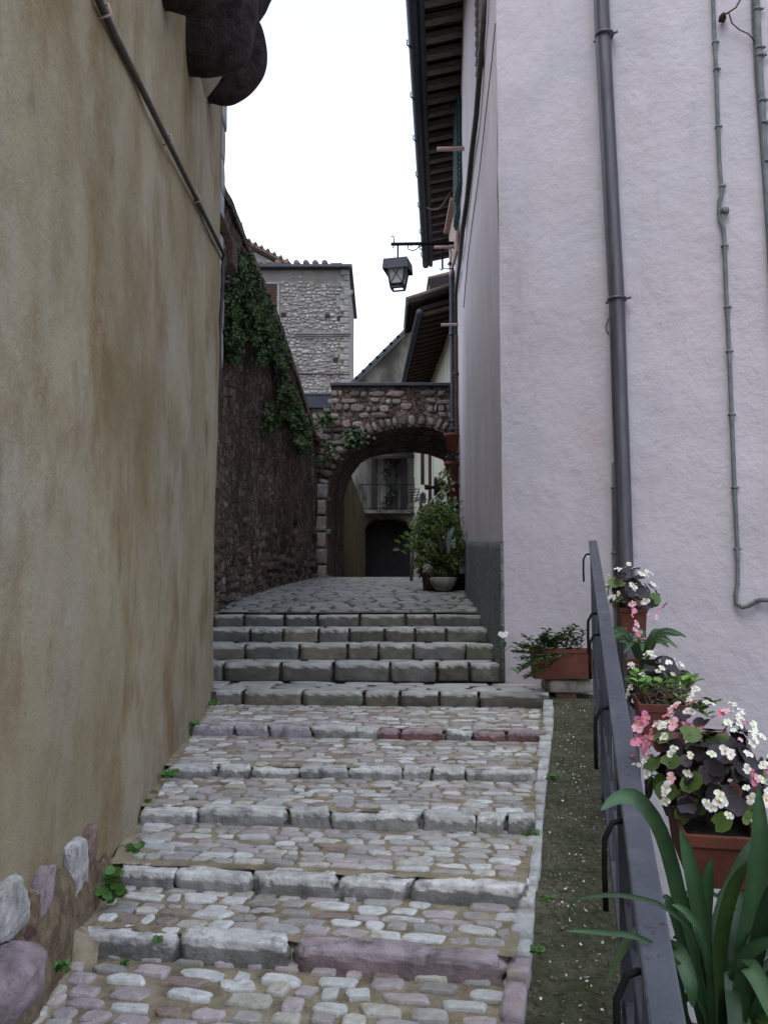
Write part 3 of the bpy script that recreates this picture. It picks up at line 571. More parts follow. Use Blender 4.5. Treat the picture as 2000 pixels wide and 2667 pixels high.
# ------------------------------------------------------------------ arch wall
YA, YB = 17.6, 20.8
fr = [(852, 1600), (852, 1300), (862, 1250), (880, 1208), (905, 1172), (945, 1142), (990, 1124), (1040, 1114), (1085, 1111), (1130, 1117), (1175, 1135), (1215, 1165), (1240, 1200)]
bk = [(892, 1600), (896, 1300), (905, 1265), (918, 1235), (940, 1206), (965, 1192), (1000, 1184), (1040, 1180), (1080, 1179), (1115, 1184), (1150, 1197), (1190, 1222), (1215, 1250)]
FP = [atY(u, v, YA) for u, v in fr]; BP = [atY(u, v, YB) for u, v in bk]
zt = atY(1000, 1007, YA).z; zt2 = atY(820, 1032, YA).z; xs0 = atY(790, 1030, YA).x-.8; xstep = atY(868, 1010, YA).x
aw = thing('arch_wall', 'rubble stone bridge wall with a low wide arch spanning the alley', 'arch', (0, YA, .3))
mb = MB()
def archz(x, P=FP):
    for a, b in zip(P[1:], P[2:]):
        if a.x <= x <= b.x: return a.z+(b.z-a.z)*(x-a.x)/(b.x-a.x+1e-9)
    return -99 if x < P[1].x else P[-1].z
poly = [V3((xs0, YA, -1)), V3((xs0, YA, zt2)), V3((xstep, YA, zt2)), V3((xstep, YA, zt)), V3((2.6, YA, zt)), V3((2.6, YA, FP[-1].z))]+FP[::-1][0:-1]+[V3((FP[0].x, YA, -1))]
def strip_face(P, y, top_l, top_r, flip):
    xs = [p.x for p in P[1:]]+[2.6]; zs = [p.z for p in P[1:]]+[P[-1].z]
    cols_ = [(xs0, -1, P[1].x, -1)]+[(xs[i], zs[i], xs[i+1], zs[i+1]) for i in range(len(xs)-1)]
    for (xa, za, xb, zb) in cols_:
        cuts = [xa]+([xstep] if xa < xstep < xb else [])+[xb]
        for c0, c1 in zip(cuts, cuts[1:]):
            t_ = top_l if (c0+c1)/2 < xstep else top_r; g0 = za+(zb-za)*(c0-xa)/(xb-xa); g1 = za+(zb-za)*(c1-xa)/(xb-xa)
            mb.add([(c0, y, g0), (c1, y, g1), (c1, y, t_), (c0, y, t_)], [(0, 1, 2, 3) if not flip else (3, 2, 1, 0)])
strip_face(FP, YA, zt2, zt, False); strip_face(BP, YB, zt2, zt, True)
n = len(FP); ns_ = 10; vs_ = []
for i in range(n):
    for j in range(ns_+1):
        p = FP[i].lerp(BP[i], j/ns_); p = p+V3((0, 0, noise.noise(p*2.5)*.05)) if 0 < j < ns_ else p; vs_.append(p)
mb.add(vs_, [(i*(ns_+1)+j, i*(ns_+1)+j+1, (i+1)*(ns_+1)+j+1, (i+1)*(ns_+1)+j) for i in range(n-1) for j in range(ns_)])
mb.add([(xs0, YA, zt2), (xstep, YA, zt2), (xstep, YB, zt2), (xs0, YB, zt2)], [(0, 1, 2, 3)]); mb.add([(xstep, YA, zt), (2.6, YA, zt), (2.6, YB, zt), (xstep, YB, zt)], [(0, 1, 2, 3)])
mb.add([(xstep, YA, zt2), (xstep, YA, zt), (xstep, YB, zt), (xstep, YB, zt2)], [(0, 1, 2, 3)])
mb.build('wall', M['garden'], aw, smooth=False)
def amap(s, t): return V3((xs0+.5+s, YA-.01, .2+t)), V3((1, 0, 0)), V3((0, 0, 1)), V3((0, -1, 0))
def askip(s, t):
    x = xs0+.5+s; z = .2+t; top_ = (zt2 if x < xstep else zt)-.1
    if z > top_-.03: return True
    if x > FP[1].x-.06 and z < archz(x)+.26: return True
    return rs.random() < .22
acol = lambda r: (lambda q, w_: (q, q*w_, q*w_*.9))(r.uniform(.12, .40), r.uniform(.80, .97)) if r.random() > .1 else (.34, .26, .25)
sb = MB(); pack(sb, amap, 3.9, zt-.2, .15, .10, .40, .028, acol, gap=.018, skip=askip, k=8, r=rs, sink=.04, wob=.5)
for a, b in zip(FP[1:], FP[2:]):      # voussoirs
    L_ = (b-a).length; m_ = max(1, int(L_/.13)); d = (b-a).normalized(); nn_ = V3((-d.z, 0, d.x))
    for i in range(m_):
        p = a.lerp(b, (i+.5)/m_)+nn_*.14; sb.stone(V3((p.x, YA-.01, p.z)), d, nn_, V3((0, -1, 0)), L_/m_/2*.8, .12*rs.uniform(.8, 1.15), .05, acol(rs), 7, rs, .04)
sb.build('stones', M['wallstone'], aw)
cp = MB(); cp.bx(xstep-.06, 2.2, YA-.09, YB+.05, zt+.002, zt+.07); cp.bx(xs0, xstep-.03, YA-.05, YB, zt2+.002, zt2-.0+.06)
cp.bx(xs0, xstep-.02, YA-.04, YA+.1, zt2-.26, zt2-.002)
cp.build('coping', M['gutter'], aw, smooth=False, bevel=.01)
jb = MB()
for i in range(7):
    z = -.1+i*.34; jb.blob((atY(830, 1400, YA).x+rs.uniform(-.02, .02), YA-.03, z+.17), (.17, 0, 0), (0, .07, 0), (0, 0, .155), (.36*rs.uniform(.8, 1.1), .335*rs.uniform(.85, 1), .29), n=5, rnd=.1, amp=.05, seed=i+800)
jb.build('quoins', M['wallstone'], aw)
for (u0, v0, su, sv_, cnt) in clus:
    mb = MB()
    for i in range(cnt):
        u, v = ri.gauss(u0, su/2), ri.gauss(v0, sv_/2)
        p = atY(u, v, YA-.05-abs(ri.gauss(0, .07))) if u > 820 else hit(u, v, GA, GB, .06+abs(ri.gauss(0, .05)))
        b = ri.uniform(.5, 1.1); leaf(mb, p, V3((ri.gauss(0, .5), -.4, ri.gauss(-.5, .4))), rv(ri)+V3((0, -1, .5)), .10, .07, (.04*b, .075*b, .02*b))
    lab = {705: 'small green tuft growing on the dark garden wall face', 925: 'leafy tuft hanging over the left shoulder of the arch', 845: 'sparse green weed on the stones left above the arch', 855: 'faint mossy creeper low on the left arch pier'}[u0]
    mb.build('wall_plant', M['leaf'], smooth=False, label=lab, cat='plant')
# ------------------------------------------------------------------ pink house
ph = thing('pink_house', 'pale pink stucco house with grey plinth filling the right side', 'house', (1.3, 9, GZ))
EZ = 8.25
mb = MB(); fdir = V3((FW[0]-C0[0], FW[1]-C0[1], 0)).normalized(); FE = V3((C0[0], C0[1], 0))+fdir*6.5
wallgrid(mb, [C0, (FE.x, FE.y)][::-1], GZ, 10.0, .10, .012, 1.1); mb.build('front_wall', M['pink'], ph)
mb = MB(); wallgrid(mb, [C2, C1, C0][::-1], GZ, EZ+.35, .12, .018, .8)
wallgrid(mb, [(7.5, 20.5), C2][::-1], GZ, EZ+.35, .8, 0, 1); wallgrid(mb, [(FE.x, FE.y), (7.5, 20.5)][::-1], GZ, 10, .8, 0, 1)
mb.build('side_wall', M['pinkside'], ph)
# plinth on the side wall
def sidept(y): return V3((C0[0]+(C1[0]-C0[0])*(y-C0[1])/(C1[1]-C0[1]), y, 0)) if y < C1[1] else V3((C1[0]+(C2[0]-C1[0])*(y-C1[1])/(C2[1]-C1[1]), y, 0))
mb = MB(); ny = 60; nz = 24; vs_ = []
for j in range(ny+1):
    y = C0[1]-.012+(20.3-C0[1])*j/ny; p = sidept(max(y, C0[1])); zt_ = .508+(y-8.6)*.067+.012*noise.noise(V3((y*4, 0, 0))); zb_ = -1.2
    for k in range(nz+1):
        z = zb_+(zt_-zb_)*k/nz; o_ = .025+.02*(1-k/nz)+.014*noise.noise(V3((y*4, z*4, 3))); vs_.append((p.x-o_, y, z))
    vs_.append((p.x+.01, y, zt_+.008))
mb.add(vs_, [(j*(nz+2)+k, (j+1)*(nz+2)+k, (j+1)*(nz+2)+k+1, j*(nz+2)+k+1) for j in range(ny) for k in range(nz+1)])
mb.prism([(sidept(8.6).x-.045, 8.588, -1.2), (sidept(8.6).x-.025, 8.588, .508), (sidept(8.6).x+.004, 8.588, .512), (sidept(8.6).x+.004, 8.588, -1.2)], (0, .01, 0))
mb.build('plinth', M['plinth'], ph)
# eave: roof deck, rafters, gutter
ow = .70
def ev(y, o, z): p = sidept(max(y, C1[1])) if y > C1[1] else sidept(C1[1])-V3(((C2[0]-C1[0])/(C2[1]-C1[1])*(C1[1]-y), C1[1]-y, 0)); p = V3((p.x-.01, y, 0)); return V3((p.x-o, y, z))
Y0, Y1 = 8.7, 20.75; sl = .25
mb = MB(); mb.hexa([ev(Y0, ow+.02, EZ+.12), ev(Y0, -3, EZ+.12+(3+ow)*sl), ev(Y1, -3, EZ+.12+(3+ow)*sl), ev(Y1, ow+.02, EZ+.12), ev(Y0, ow+.02, EZ+.16), ev(Y0, -3, EZ+.16+(3+ow)*sl), ev(Y1, -3, EZ+.16+(3+ow)*sl), ev(Y1, ow+.02, EZ+.16)])
roof = mb.build('roof', M['dkwood'], ph, smooth=False)
mb = MB(); y = Y0
while y < Y1:
    mb.tube([ev(y, ow+.08, EZ+.19), ev(y, -3, EZ+.19+(3+ow)*sl)], .085, 8); y += .19
mb.build('tiles', M['tile'], roof)
mb = MB(); y = Y0+.1; k = 0
while y < Y1-.08:
    a, b = ev(y, ow-.12, EZ+.055), ev(y, -.1, EZ+.055+(ow+.1)*sl*.75); mb.bar(a, b, .13+.02*rs.random(), .10); y += .40
mb.build('rafters', M['rafter'], roof, smooth=False)
mb = MB(); pts = [ev(Y0+(Y1-Y0)*j/30, ow+.03, EZ+.02+.008*noise.noise(V3((j*.7, 0, 0)))) for j in range(31)]; mb.tube(pts, .085, 12)
pts = [ev(Y0+(Y1-Y0)*j/30, ow-.10, EZ+.02) for j in range(31)]; mb.tube(pts, .05, 8)
mb.hexa([ev(Y0, ow-.15, EZ-.0), ev(Y0, ow-.02, EZ-.0), ev(Y1-.06, ow-.02, EZ-.0), ev(Y1-.06, ow-.15, EZ-.0), ev(Y0, ow-.15, EZ+.115), ev(Y0, ow-.02, EZ+.115), ev(Y1-.06, ow-.02, EZ+.115), ev(Y1-.06, ow-.15, EZ+.115)])
for j in range(9): p = pts[0].lerp(pts[-1], (j+.5)/9); mb.tube([p+V3((-.23, 0, .06)), p+V3((-.235, 0, -.02)), p+V3((-.17, 0, -.08))], .012, 5)
mb.build('gutter', M['gutter'], roof)
# windows high on the side wall: shutters
def sw(u, v, off=.03):
    a = hit(u, v, C1, C2, off)
    return a if a.y > C1[1] else hit(u, v, C0, C1, off)
wd = thing('window_shutter', 'weathered wooden shutter standing open high on the pink side wall', 'shutter', sw(1240, 100))
mb = MB(); p = sw(1236, 60, .1); a = V3((p.x, p.y, p.z-.62)); q = sidept(p.y)
mb.bar((q.x-.035, p.y+.1, p.z-.55), (q.x-.035, p.y+.1, p.z+1.4), .36, .04, up=(1, 0, 0)); mb.build('panel', M['rafter'], wd, smooth=False)
mb = MB()
for j in range(14): mb.bar((q.x-.062, p.y-.05, p.z-.5+j*.13), (q.x-.062, p.y+.25, p.z-.5+j*.13), .02, .05)
mb.build('slats', M['rafter'], wd, smooth=False)
gs = thing('green_window', 'green louvred window shutters under the dark eave of the pink house', 'window', sidept(14.2))
for j, yy in enumerate((13.5, 14.5)):
    zc = 7.35; mb = MB(); q = sidept(yy)
    mb.bar((q.x-.05, yy-.4, zc), (q.x-.05, yy+.4, zc), .05, 1.5); sh = mb.build('shutter', M['green'], gs, smooth=False)
    mb = MB()
    for k in range(16): mb.bar((q.x-.085, yy-.36, zc-.7+k*.093), (q.x-.085, yy+.36, zc-.7+k*.093), .035, .03)
    mb.build('louvres', M['green'], sh, smooth=False)
mb = MB(); q = sidept(16.2); mb.bar((q.x-.10, 15.4, 6.9), (q.x-.10, 17.0, 7.0), .05, .95); mb.bar((q.x-.16, 15.35, 7.42), (q.x-.16, 17.05, 7.5), .14, .06)
mb.build('wall_panel', M['clay'], smooth=False, bevel=.01, label='faded pink panel fixed high on the side wall below the eave', cat='panel')
for (yy, v, ln, lab) in ((12.0, 387, .40, 'topmost pale clay perch rod jutting from the pink side wall'), (15.8, 643, .48, 'pale clay rod jutting out just below the lantern arm'), (16.8, 845, .36, 'lowest pale clay rod jutting from beside the drainpipe')):
    q = sidept(yy); z = atY(1180, v, yy).z; mb = MB(); mb.tube([(q.x+.02, yy, z), (q.x-ln, yy, z-.01)], .032, 10); mb.build('clay_rod', M['clay'], label=lab, cat='rod', group='clay rods on the pink house side')
# ---------- pipes on the front wall
def fw(u, v, off=.07): return hit(u, v, C0, FW, off)
def pipe(name, pts, r, mat, lab, cat, offs, clamps=(), cr=1.35, k=12, up=True):
    ps = [fw(u, v, offs) for u, v in pts]; ps = ([V3((ps[0].x, ps[0].y, 9.8))] if up else [])+ps; t = thing(name, lab, cat, ps[-1]); mb = MB(); mb.tube(ps, r, k); mb.build('tube', M[mat], t)
    for (u, v) in clamps:
        p = fw(u, v, offs); mb = MB(); mb.tube([p-V3((0, 0, .011)), p+V3((0, 0, .011))], r*cr*.93, 14); n_ = V3((-fdir.y, fdir.x, 0))
        mb.bar(p-fdir*r*1.7+n_*offs*.3, p+fdir*r*1.7+n_*offs*.3, .016, .018); mb.bar(p+n_*r, p+n_*(offs+.03), .02, .02); mb.build('clamp', M[mat], t)
    return t
pipe('drainpipe', [(1564, -60), (1566, 30), (1580, 300), (1593, 560), (1606, 800), (1612, 1000), (1620, 1230), (1625, 1400), (1632, 1640), (1645, 2000), (1660, 2500)], .073, 'pipe', 'thick dark downpipe on the front of the pink house', 'drainpipe', .09, ((1573, 92), (1606, 780), (1628, 1480), (1640, 1900)))
pipe('thin_pipe', [(1598, 1205), (1599, 1300), (1601, 1480), (1606, 1700), (1612, 2000)], .022, 'conduit', 'thin grey pipe running up the left side of the thick downpipe', 'pipe', .035, ((1599, 1270), (1600, 1440)), k=8, up=False)
pipe('conduit', [(1854, -60), (1858, 60), (1866, 250), (1872, 420), (1879, 505), (1872, 525), (1871, 560), (1884, 600), (1890, 760), (1897, 900), (1905, 1100), (1912, 1280), (1919, 1420), (1920, 1520), (1914, 1550), (1917, 1572), (1932, 1582), (1950, 1577), (1975, 1563), (2060, 1562)], .019, 'conduit', 'grey conduit dropping down the pink wall and hooking right at its foot', 'conduit', .035,
     [(1861, 110), (1865, 180), (1869, 330), (1879, 485), (1885, 640), (1893, 800), (1898, 915), (1904, 1080), (1912, 1270), (1918, 1430), (1972, 1564)], 1.18, 8)
pipe('conduit', [(1966, -60), (1971, 60), (1978, 200), (1986, 330), (1993, 450), (2003, 620), (2030, 1000), (2075, 1700), (2110, 2300)], .029, 'conduit', 'thicker of the two pale conduits, at the right picture edge', 'conduit', .045, ((1971, 25), (1976, 125), (1979, 145), (1984, 262), (1990, 320), (1998, 420)), 1.25, 8)
pipe('conduit', [(1956, -60), (1961, 60), (1968, 200), (1976, 300), (1985, 420), (1995, 560), (2020, 1000), (2060, 1700)], .014, 'conduit', 'thin tube clipped beside the conduit at the right picture edge', 'conduit', .03, (), k=6)
iw = thing('insulator_wire', 'thin wire tied to a small insulator high on the pink front wall', 'wire', fw(1880, 48))
mb = MB(); mb.tube([fw(1935, -15, .10), fw(1915, 20, .11), fw(1897, 32, .12), fw(1880, 42, .06)], .008, 6); mb.tube([fw(1897, 34, .11), fw(1905, 60, .06), fw(1925, 78, .05), fw(1948, 88, .05), fw(1965, 108, .05)], .006, 6); mb.build('strand', M['cable'], iw)
mb = MB(); p = fw(1881, 45, .05); mb.tube([p-V3((0, -.03, .02)), p+V3((0, 0, .0)), p+V3((0, -.03, .02))], [.03, .035, .015], 8); mb.build('insulator', M['wood'], iw)
mb = MB(); p = fw(1887, 548, .05); mb.blob(p, (.035, 0, 0), (0, .03, 0), (0, 0, .03), (1, 1, 1), n=4, rnd=.7); mb.build('insulator', M['conduit'], label='small knob insulator where the wall conduit kinks', cat='insulator')
# hairline cracks of roots
mb = MB(); mb.tube([fw(u, v, .012) for u, v in ((1592, 818), (1582, 835), (1576, 850), (1580, 862), (1586, 870))], .0045, 5); mb.build('root_strand', M['cable'], label='dry dark root strand on the wall left of the downpipe', cat='root')
# ---------- pipes and cable on the side wall
mb = MB(); cpts = [(1262, -40), (1258, 60), (1250, 170), (1240, 300), (1228, 400), (1216, 520), (1204, 600), (1197, 680)]
ps = [sw(u, v, .05) for u, v in cpts]
p = ps[-1]; ps += [V3((sidept(17.0).x-.05, 17.0, atY(1193, 760, 17.0).z)), V3((sidept(17.0).x-.05, 17.0, 3.9)), V3((sidept(17.0).x-.06, 17.0, .3))]
mb.tube(ps, .035, 8); mb.build('cable', M['cable'], label='thick brown cable draped along the pink side wall up to the eave', cat='cable')
ps = [(1290, 60), (1278, 180), (1262, 320), (1248, 450), (1232, 560), (1217, 680), (1207, 800)]
mb = MB(); mb.tube([sw(u, v, .02) for u, v in ps], .006, 6); mb.build('wire', M['cable'], label='fine wire curving over the smooth pink side wall right of the brown cable', cat='wire')
def vpipe(y, r, z0_, z1_, lab, mat, name='drainpipe', off=.1, cat='drainpipe'):
    q = sidept(y); t = thing(name, lab, cat, (q.x-off, y, z0_)); mb = MB(); mb.tube([(q.x-off+.01*noise.noise(V3((0, y, k*.8))), y, z0_+(z1_-z0_)*k/14) for k in range(15)], r, 10); mb.build('tube', M[mat], t)
    for k in range(3): mb = MB(); z = z0_+(z1_-z0_)*(k+.5)/3; mb.tube([(q.x-off, y, z-.03), (q.x-off, y, z+.03)], r*1.35, 10); mb.build('clamp', M[mat], t)
vpipe(17.15, .055, 2.6, 8.1, 'grey blue drainpipe dropping from the eave in front of the arch', 'gutter', off=.13)
vpipe(16.7, .04, .35, 5.2, 'rusty brown pipe at the alley end of the pink side wall', 'wood', off=.06)
mb = MB(); q = V3((1.1, 16, 7.6)); mb.tube([at(1112, 541, 16.5), at(1125, 546, 16.6), at(1140, 545, 16.7), at(1155, 530, 16.9), at(1185, 480, 17.2)], .01, 5); mb.build('wire', M['clay'], label='loose whitish wire hanging across the dark eave above the lantern', cat='wire')
# ------------------------------------------------------------------ street lantern
D = 16.4
qy = atY(1190, 635, 15.6)
lt = thing('street_lantern', 'wrought iron wall lantern hanging from a long scrolled bracket', 'lantern', at(1036, 760, D))
mb = MB(); A = at(1018, 636, D); B = at(1192, 633, D+.0); B = V3((sidept(B.y).x, B.y, B.z)); mb.bar(A, B, .05, .05)
mb.tube([at(1020, 617, D), at(1022, 615, D), at(1025, 617, D), at(1026, 625, D), at(1025, 640, D), at(1024, 646, D), at(1021, 645, D)], .012, 6)
def spiral(c, r0, r1, a0, a1, n=16): return [c+V3((cos(a0+(a1-a0)*i/n), 0, sin(a0+(a1-a0)*i/n)))*(r0+(r1-r0)*i/n) for i in range(n+1)]
px = D/F
c1 = at(1068, 641, D); c2 = at(1097, 646, D)
mb.tube(spiral(c1, .02, 9*px, 0, 2*pi*.95, 14)[:10]+[at(1060, 645, D), at(1064, 650, D), at(1075, 653, D), at(1085, 649, D), at(1088, 645, D)], .011, 6)
mb.tube(spiral(c2, .02, 8*px, -.5, -2*pi*1.2, 18), .011, 6); mb.tube([at(1088, 646, D), at(1093, 638, D), at(1100, 635, D)], .011, 6)
mb.tube([at(1152, 640, D), at(1152, 700, D)], .02, 6); mb.tube([at(1146, 699, D), at(1148, 704, D), at(1152, 702, D), at(1153, 700, D), at(1182, 700, D)], .012, 6)
mb.tube(spiral(at(1172, 688, D), .01, 6*px, 0, 10, 18), .01, 6); mb.tube([at(1170, 700, D), at(1176, 660, D), at(1170, 640, D)], .01, 6); mb.tube(spiral(at(1158, 622, D), .02, 8*px, 3, 9, 14), .01, 6)
mb.build('bracket', M['black'], lt)
mb = MB(); mb.tube([at(1036, 640, D), at(1036, 680, D)], .018, 8); mb.build('stem', M['black'], lt)
cz = at(1036, 752, D); H_ = 72*px; rot = Matrix.Rotation(radians(-14), 3, 'Z')
def sq(wd, z): return [cz+rot@V3((sx*wd/2, sy*wd/2, z)) for sx, sy in ((-1, -1), (1, -1), (1, 1), (-1, 1))]
lo, hi = .235, .40; W_ = lambda z: lo+(hi-lo)*z/H_
mb = MB()
for i in range(4):
    a, b = sq(lo, 0)[i], sq(hi, H_)[i]; mb.bar(a, b, .025, .025, up=(.3, 1, .1))
    mb.bar(sq(lo, 0)[i], sq(lo, 0)[(i+1) % 4], .028, .028); mb.bar(sq(lo+.01, .07)[i], sq(lo+.01, .07)[(i+1) % 4], .02, .02)
mb.build('frame', M['gutter'], lt)
mb = MB(); s1, s2 = sq(.44, H_-.20), sq(.50, H_+.02)
s1 = sq(.50, H_-.20); s2 = sq(.47, H_+.0); ap = cz+V3((0, 0, H_+.05))
mb.add(s1+s2+[ap], [(0, 1, 5, 4), (1, 2, 6, 5), (2, 3, 7, 6), (3, 0, 4, 7), (4, 5, 8), (5, 6, 8), (6, 7, 8), (7, 4, 8)]); mb.build('hood', M['gutter'], lt, smooth=False)
for i in range(4):
    a, b, c, d = sq(W_(.08)-.02, .08)[i], sq(W_(.08)-.02, .08)[(i+1) % 4], sq(hi-.03, H_-.01)[(i+1) % 4], sq(hi-.03, H_-.01)[i]
    m2 = MB(); m2.add([a, b, c, d], [(0, 1, 2, 3)]); pn = m2.build('pane', M['glass'], lt, smooth=False)
    m2 = MB(); e = (b-a).normalized(); nn_ = e.cross((d-a)).normalized()*.008; m2.tube([a-nn_, c-nn_], .006, 4); m2.tube([b-nn_, d-nn_], .006, 4)
    m2.tube([a+nn_, c+nn_], .006, 4); m2.tube([b+nn_, d+nn_], .006, 4); m2.build('cross_wire', M['black'], pn)
# ------------------------------------------------------------------ railing
rl = thing('iron_railing', 'grey painted iron handrail descending beside the mossy concrete strip', 'railing', (RX(4), 4, SZ(4)))
t_ = V3((.226, 1, .2215)).normalized(); rn = V3((.9754, -.2204, 0))
def rp_(y, z=None, o=0): return V3((RX(y), y, RZ(y) if z is None else z))+rn*o
mb = MB(); mb.bar(rp_(.7), rp_(6.95), .066, .03); mb.build('handrail', M['rail'], rl, bevel=.006, smooth=False)
mb = MB(); mb.bar(rp_(.7, RZ(.7)-.10), rp_(6.9, RZ(6.9)-.10), .022, .045); mb.bar(rp_(.9, SZ(.9)+.10, .0), rp_(6.9, SZ(6.9)+.10), .03, .045); mb.bar(rp_(.9, SZ(.9)+.42, .0), rp_(6.9, SZ(6.9)+.5), .022, .035)
mb.build('lower_rails', M['rail'], rl, smooth=False)
for y in (.95, 2.9, 4.9, 6.85):
    mb = MB(); mb.bar(rp_(y, SZ(y)-.05), rp_(y, RZ(y)-.01), .05, .05, up=(.22, .97, 0)); mb.build('post', M['rail'], rl, smooth=False)
y = 1.1
while y < 6.8:
    mb = MB(); mb.bar(rp_(y, SZ(y)+.10), rp_(y, RZ(y)-.10), .03, .010, up=(.975, -.22, 0)); mb.build('baluster', M['rail'], rl, smooth=False); y += .36
for y in (1.75, 2.35, 3.2, 4.2, 4.62, 6.45):
    mb = MB(); b = rp_(y, None, -.035); mb.tube([b+V3((0, 0, -.01)), b+V3((-.03, -.015, -.012)), b+V3((-.055, -.03, -.05)), b+V3((-.062, -.05, -.13)), b+V3((-.066, -.07, -.22))], .0075, 7); mb.build('planter_hook', M['black'], rl)
# ------------------------------------------------------------------ troughs and plants
def trough(c, ax, L_, W_, H2, lab, rim=True, group='terracotta planters hung on the railing', mat='terra'):
    """c = centre of the rim plane; ax = long direction"""
    c = V3(c); ax = V3(ax).normalized(); ay = V3((0, 0, 1)).cross(ax).normalized(); o = thing('planter_box', lab, 'planter', c-V3((0, 0, H2)), group)
    mb = MB(); k = .82
    def ring(l, w_, z): return [c+ax*sx*l/2+ay*sy*w_/2+V3((0, 0, z)) for sx, sy in ((-1, -1), (1, -1), (1, 1), (-1, 1))]
    rs_ = [ring(L_*.93, W_*k, -H2), ring(L_*.97, W_*.93, -.035), ring(L_, W_, -.035), ring(L_, W_, 0), ring(L_-.03, W_-.03, 0), ring(L_-.04, W_-.04, -.04)]
    vs_ = [p for r_ in rs_ for p in r_]; fs = [(0, 3, 2, 1)]+[(4*j+i, 4*j+(i+1) % 4, 4*j+4+(i+1) % 4, 4*j+4+i) for j in range(5) for i in range(4)]
    mb.add(vs_, fs)
    mb.build('box', M[mat], o, smooth=False, bevel=.004)
    mb = MB(); mb.add(ring(L_-.03, W_-.03, -.03), [(0, 1, 2, 3)]); mb.build('soil', M['soil'], o, smooth=False); return o
def roundleaf(mb, p, n, d, r, col, k=9):
    n = n.normalized(); d = (d-n*d.dot(n)).normalized(); s_ = n.cross(d); q = [p+n*(-r*.15)]; cs = [col]
    for i in range(k):
        a = 2*pi*i/k; rr = r*(1+.10*cos(a)+R.uniform(-.07, .07))*(.62 if i == k//2 else 1); q.append(p+(d*cos(a)+s_*sin(a))*rr+n*r*R.uniform(-.05, .14)); cs.append((col[0]*1.15, col[1]*1.15, col[2]*1.15))
    mb.add(q, [(0, 1+i, 1+(i+1) % k) for i in range(k)], cs)
def flower_mesh(name, petal, r=random.Random(3), four=True):
    mb = MB()
    for i in range(4):
        a = pi/2*i+r.uniform(-.12, .12); big = 1.0 if i % 2 == 0 else .66; d = V3((cos(a), sin(a), .0)); s_ = V3((-sin(a), cos(a), 0)); c = tuple(x*r.uniform(.92, 1.05) for x in petal); ln = 1.0 if big == 1 else .8
        q = [V3((0, 0, .0))]+[d*ln*x+s_*y*big+V3((0, 0, z)) for x, y, z in ((.22, .30, .14), (.58, .60, .30+r.uniform(-.12, .2)), (.92, .42, .22+r.uniform(-.15, .2)), (1.08, r.uniform(-.12, .12), .06), (.9, -.42, .22+r.uniform(-.15, .2)), (.58, -.60, .30+r.uniform(-.12, .2)), (.22, -.30, .14))]+[d*.55*ln+V3((0, 0, .12))]
        mb.add(q, [(8, j, j+1 if j < 7 else 0) for j in range(8)], c)
    for i in range(6): a = i*pi/3; mb.add([(0, 0, .22), (.23*cos(a), .23*sin(a), .1), (.23*cos(a+1.05), .23*sin(a+1.05), .1)], [(0, 1, 2)], (.75, .42, .03))
    o = mb.build(name, M['petal'], smooth=True); me = o.data; bpy.data.objects.remove(o); return me
FLW = [flower_mesh('flower_white', (.74, .77, .64) if i % 2 else (.80, .80, .73), random.Random(i)) for i in range(6)]
FLP = [flower_mesh('flower_pink', (.62, .20, .30), random.Random(i+9)) for i in range(2)]+[flower_mesh('flower_rose', (.74, .40, .48), random.Random(20))]
def addflower(par, p, n, size, mes, r):
    o = bpy.data.objects.new('flower', r.choice(mes)); sc.collection.objects.link(o); o.parent = par; o.location = p-par.location
    o.rotation_euler = (n.to_track_quat('Z', 'Y').to_matrix()@Matrix.Rotation(r.random()*6, 3, 'Z')).to_euler(); o.scale = (size*r.uniform(.75, 1.1), size*r.uniform(.75, 1.1), size)
def stemtube(mb, a, b, r, col, bend=.02):
    m = (a+b)/2+V3((R.uniform(-bend, bend), R.uniform(-bend, bend), R.uniform(0, bend))); mb.tube([a, m, b], [r, r*.9, r*.6], 5, col)
def begonia(c, rx, ry, rz_, lab, seed, nl=90, nf=26, pink=0.0, leafr=.035, fsz=.022, dark=True, toview=V3((-.2, -1, .5)), half=None):
    r = random.Random(seed); c = V3(c); o = thing('begonia', lab, 'begonia', c, 'flowering begonias along the railing'); mb = MB(); ax = V3((.22, .975, 0)); ay = V3((.975, -.22, 0))
    def sph(k=1.0, up=-.1):
        while True:
            q = rv(r)
            if q.z > up: break
        return c+(ay*q.x*rx+ax*q.y*ry+V3((0, 0, q.z*rz_)))*k, (ay*q.x+ax*q.y+V3((0, 0, q.z))).normalized()
    for i in range(nl):
        p, n = sph(r.uniform(.45, .97), -.25); b = r.uniform(.6, 1.3)
        col = ((.030*b, .022*b, .026*b) if r.random() < .68 else (.085*b, .14*b, .03*b)) if dark else (.05*b, .10*b, .025*b)
        if r.random() < .10: col = (.10*b, .035*b, .03*b)
        roundleaf(mb, p, n+rv(r)*.7+V3((0, -.2, .2)), rv(r), leafr*r.uniform(.6, 1.25), col)
        if i % 3 == 0: stemtube(mb, c+V3((r.uniform(-.3, .3)*rx, r.uniform(-.3, .3)*ry, -rz_*.15)), p, .0035, (.09, .05, .035))
    mb.build('foliage', M['leaf'], o, smooth=True)
    for i in range(nf):
        p, n = sph(r.uniform(.94, 1.12), -.05)
        for _t in range(3):
            if n.dot(toview) < .0: p, n = sph(1.04, -.05)
        isp = r.random() < pink and (n.z > .25)
        for j in range(r.choice((1, 1, 2))):
            addflower(o, p+rv(r)*fsz*.9*j, (n+rv(r)*.5+V3((-.2, -.4, .1))).normalized(), fsz*r.uniform(.5, 1.0), FLP if isp else FLW, r)
    return o
hang = lambda y, o_, z: V3((RX(y), y, z))+rn*o_
rax = V3((.22, .975, 0))
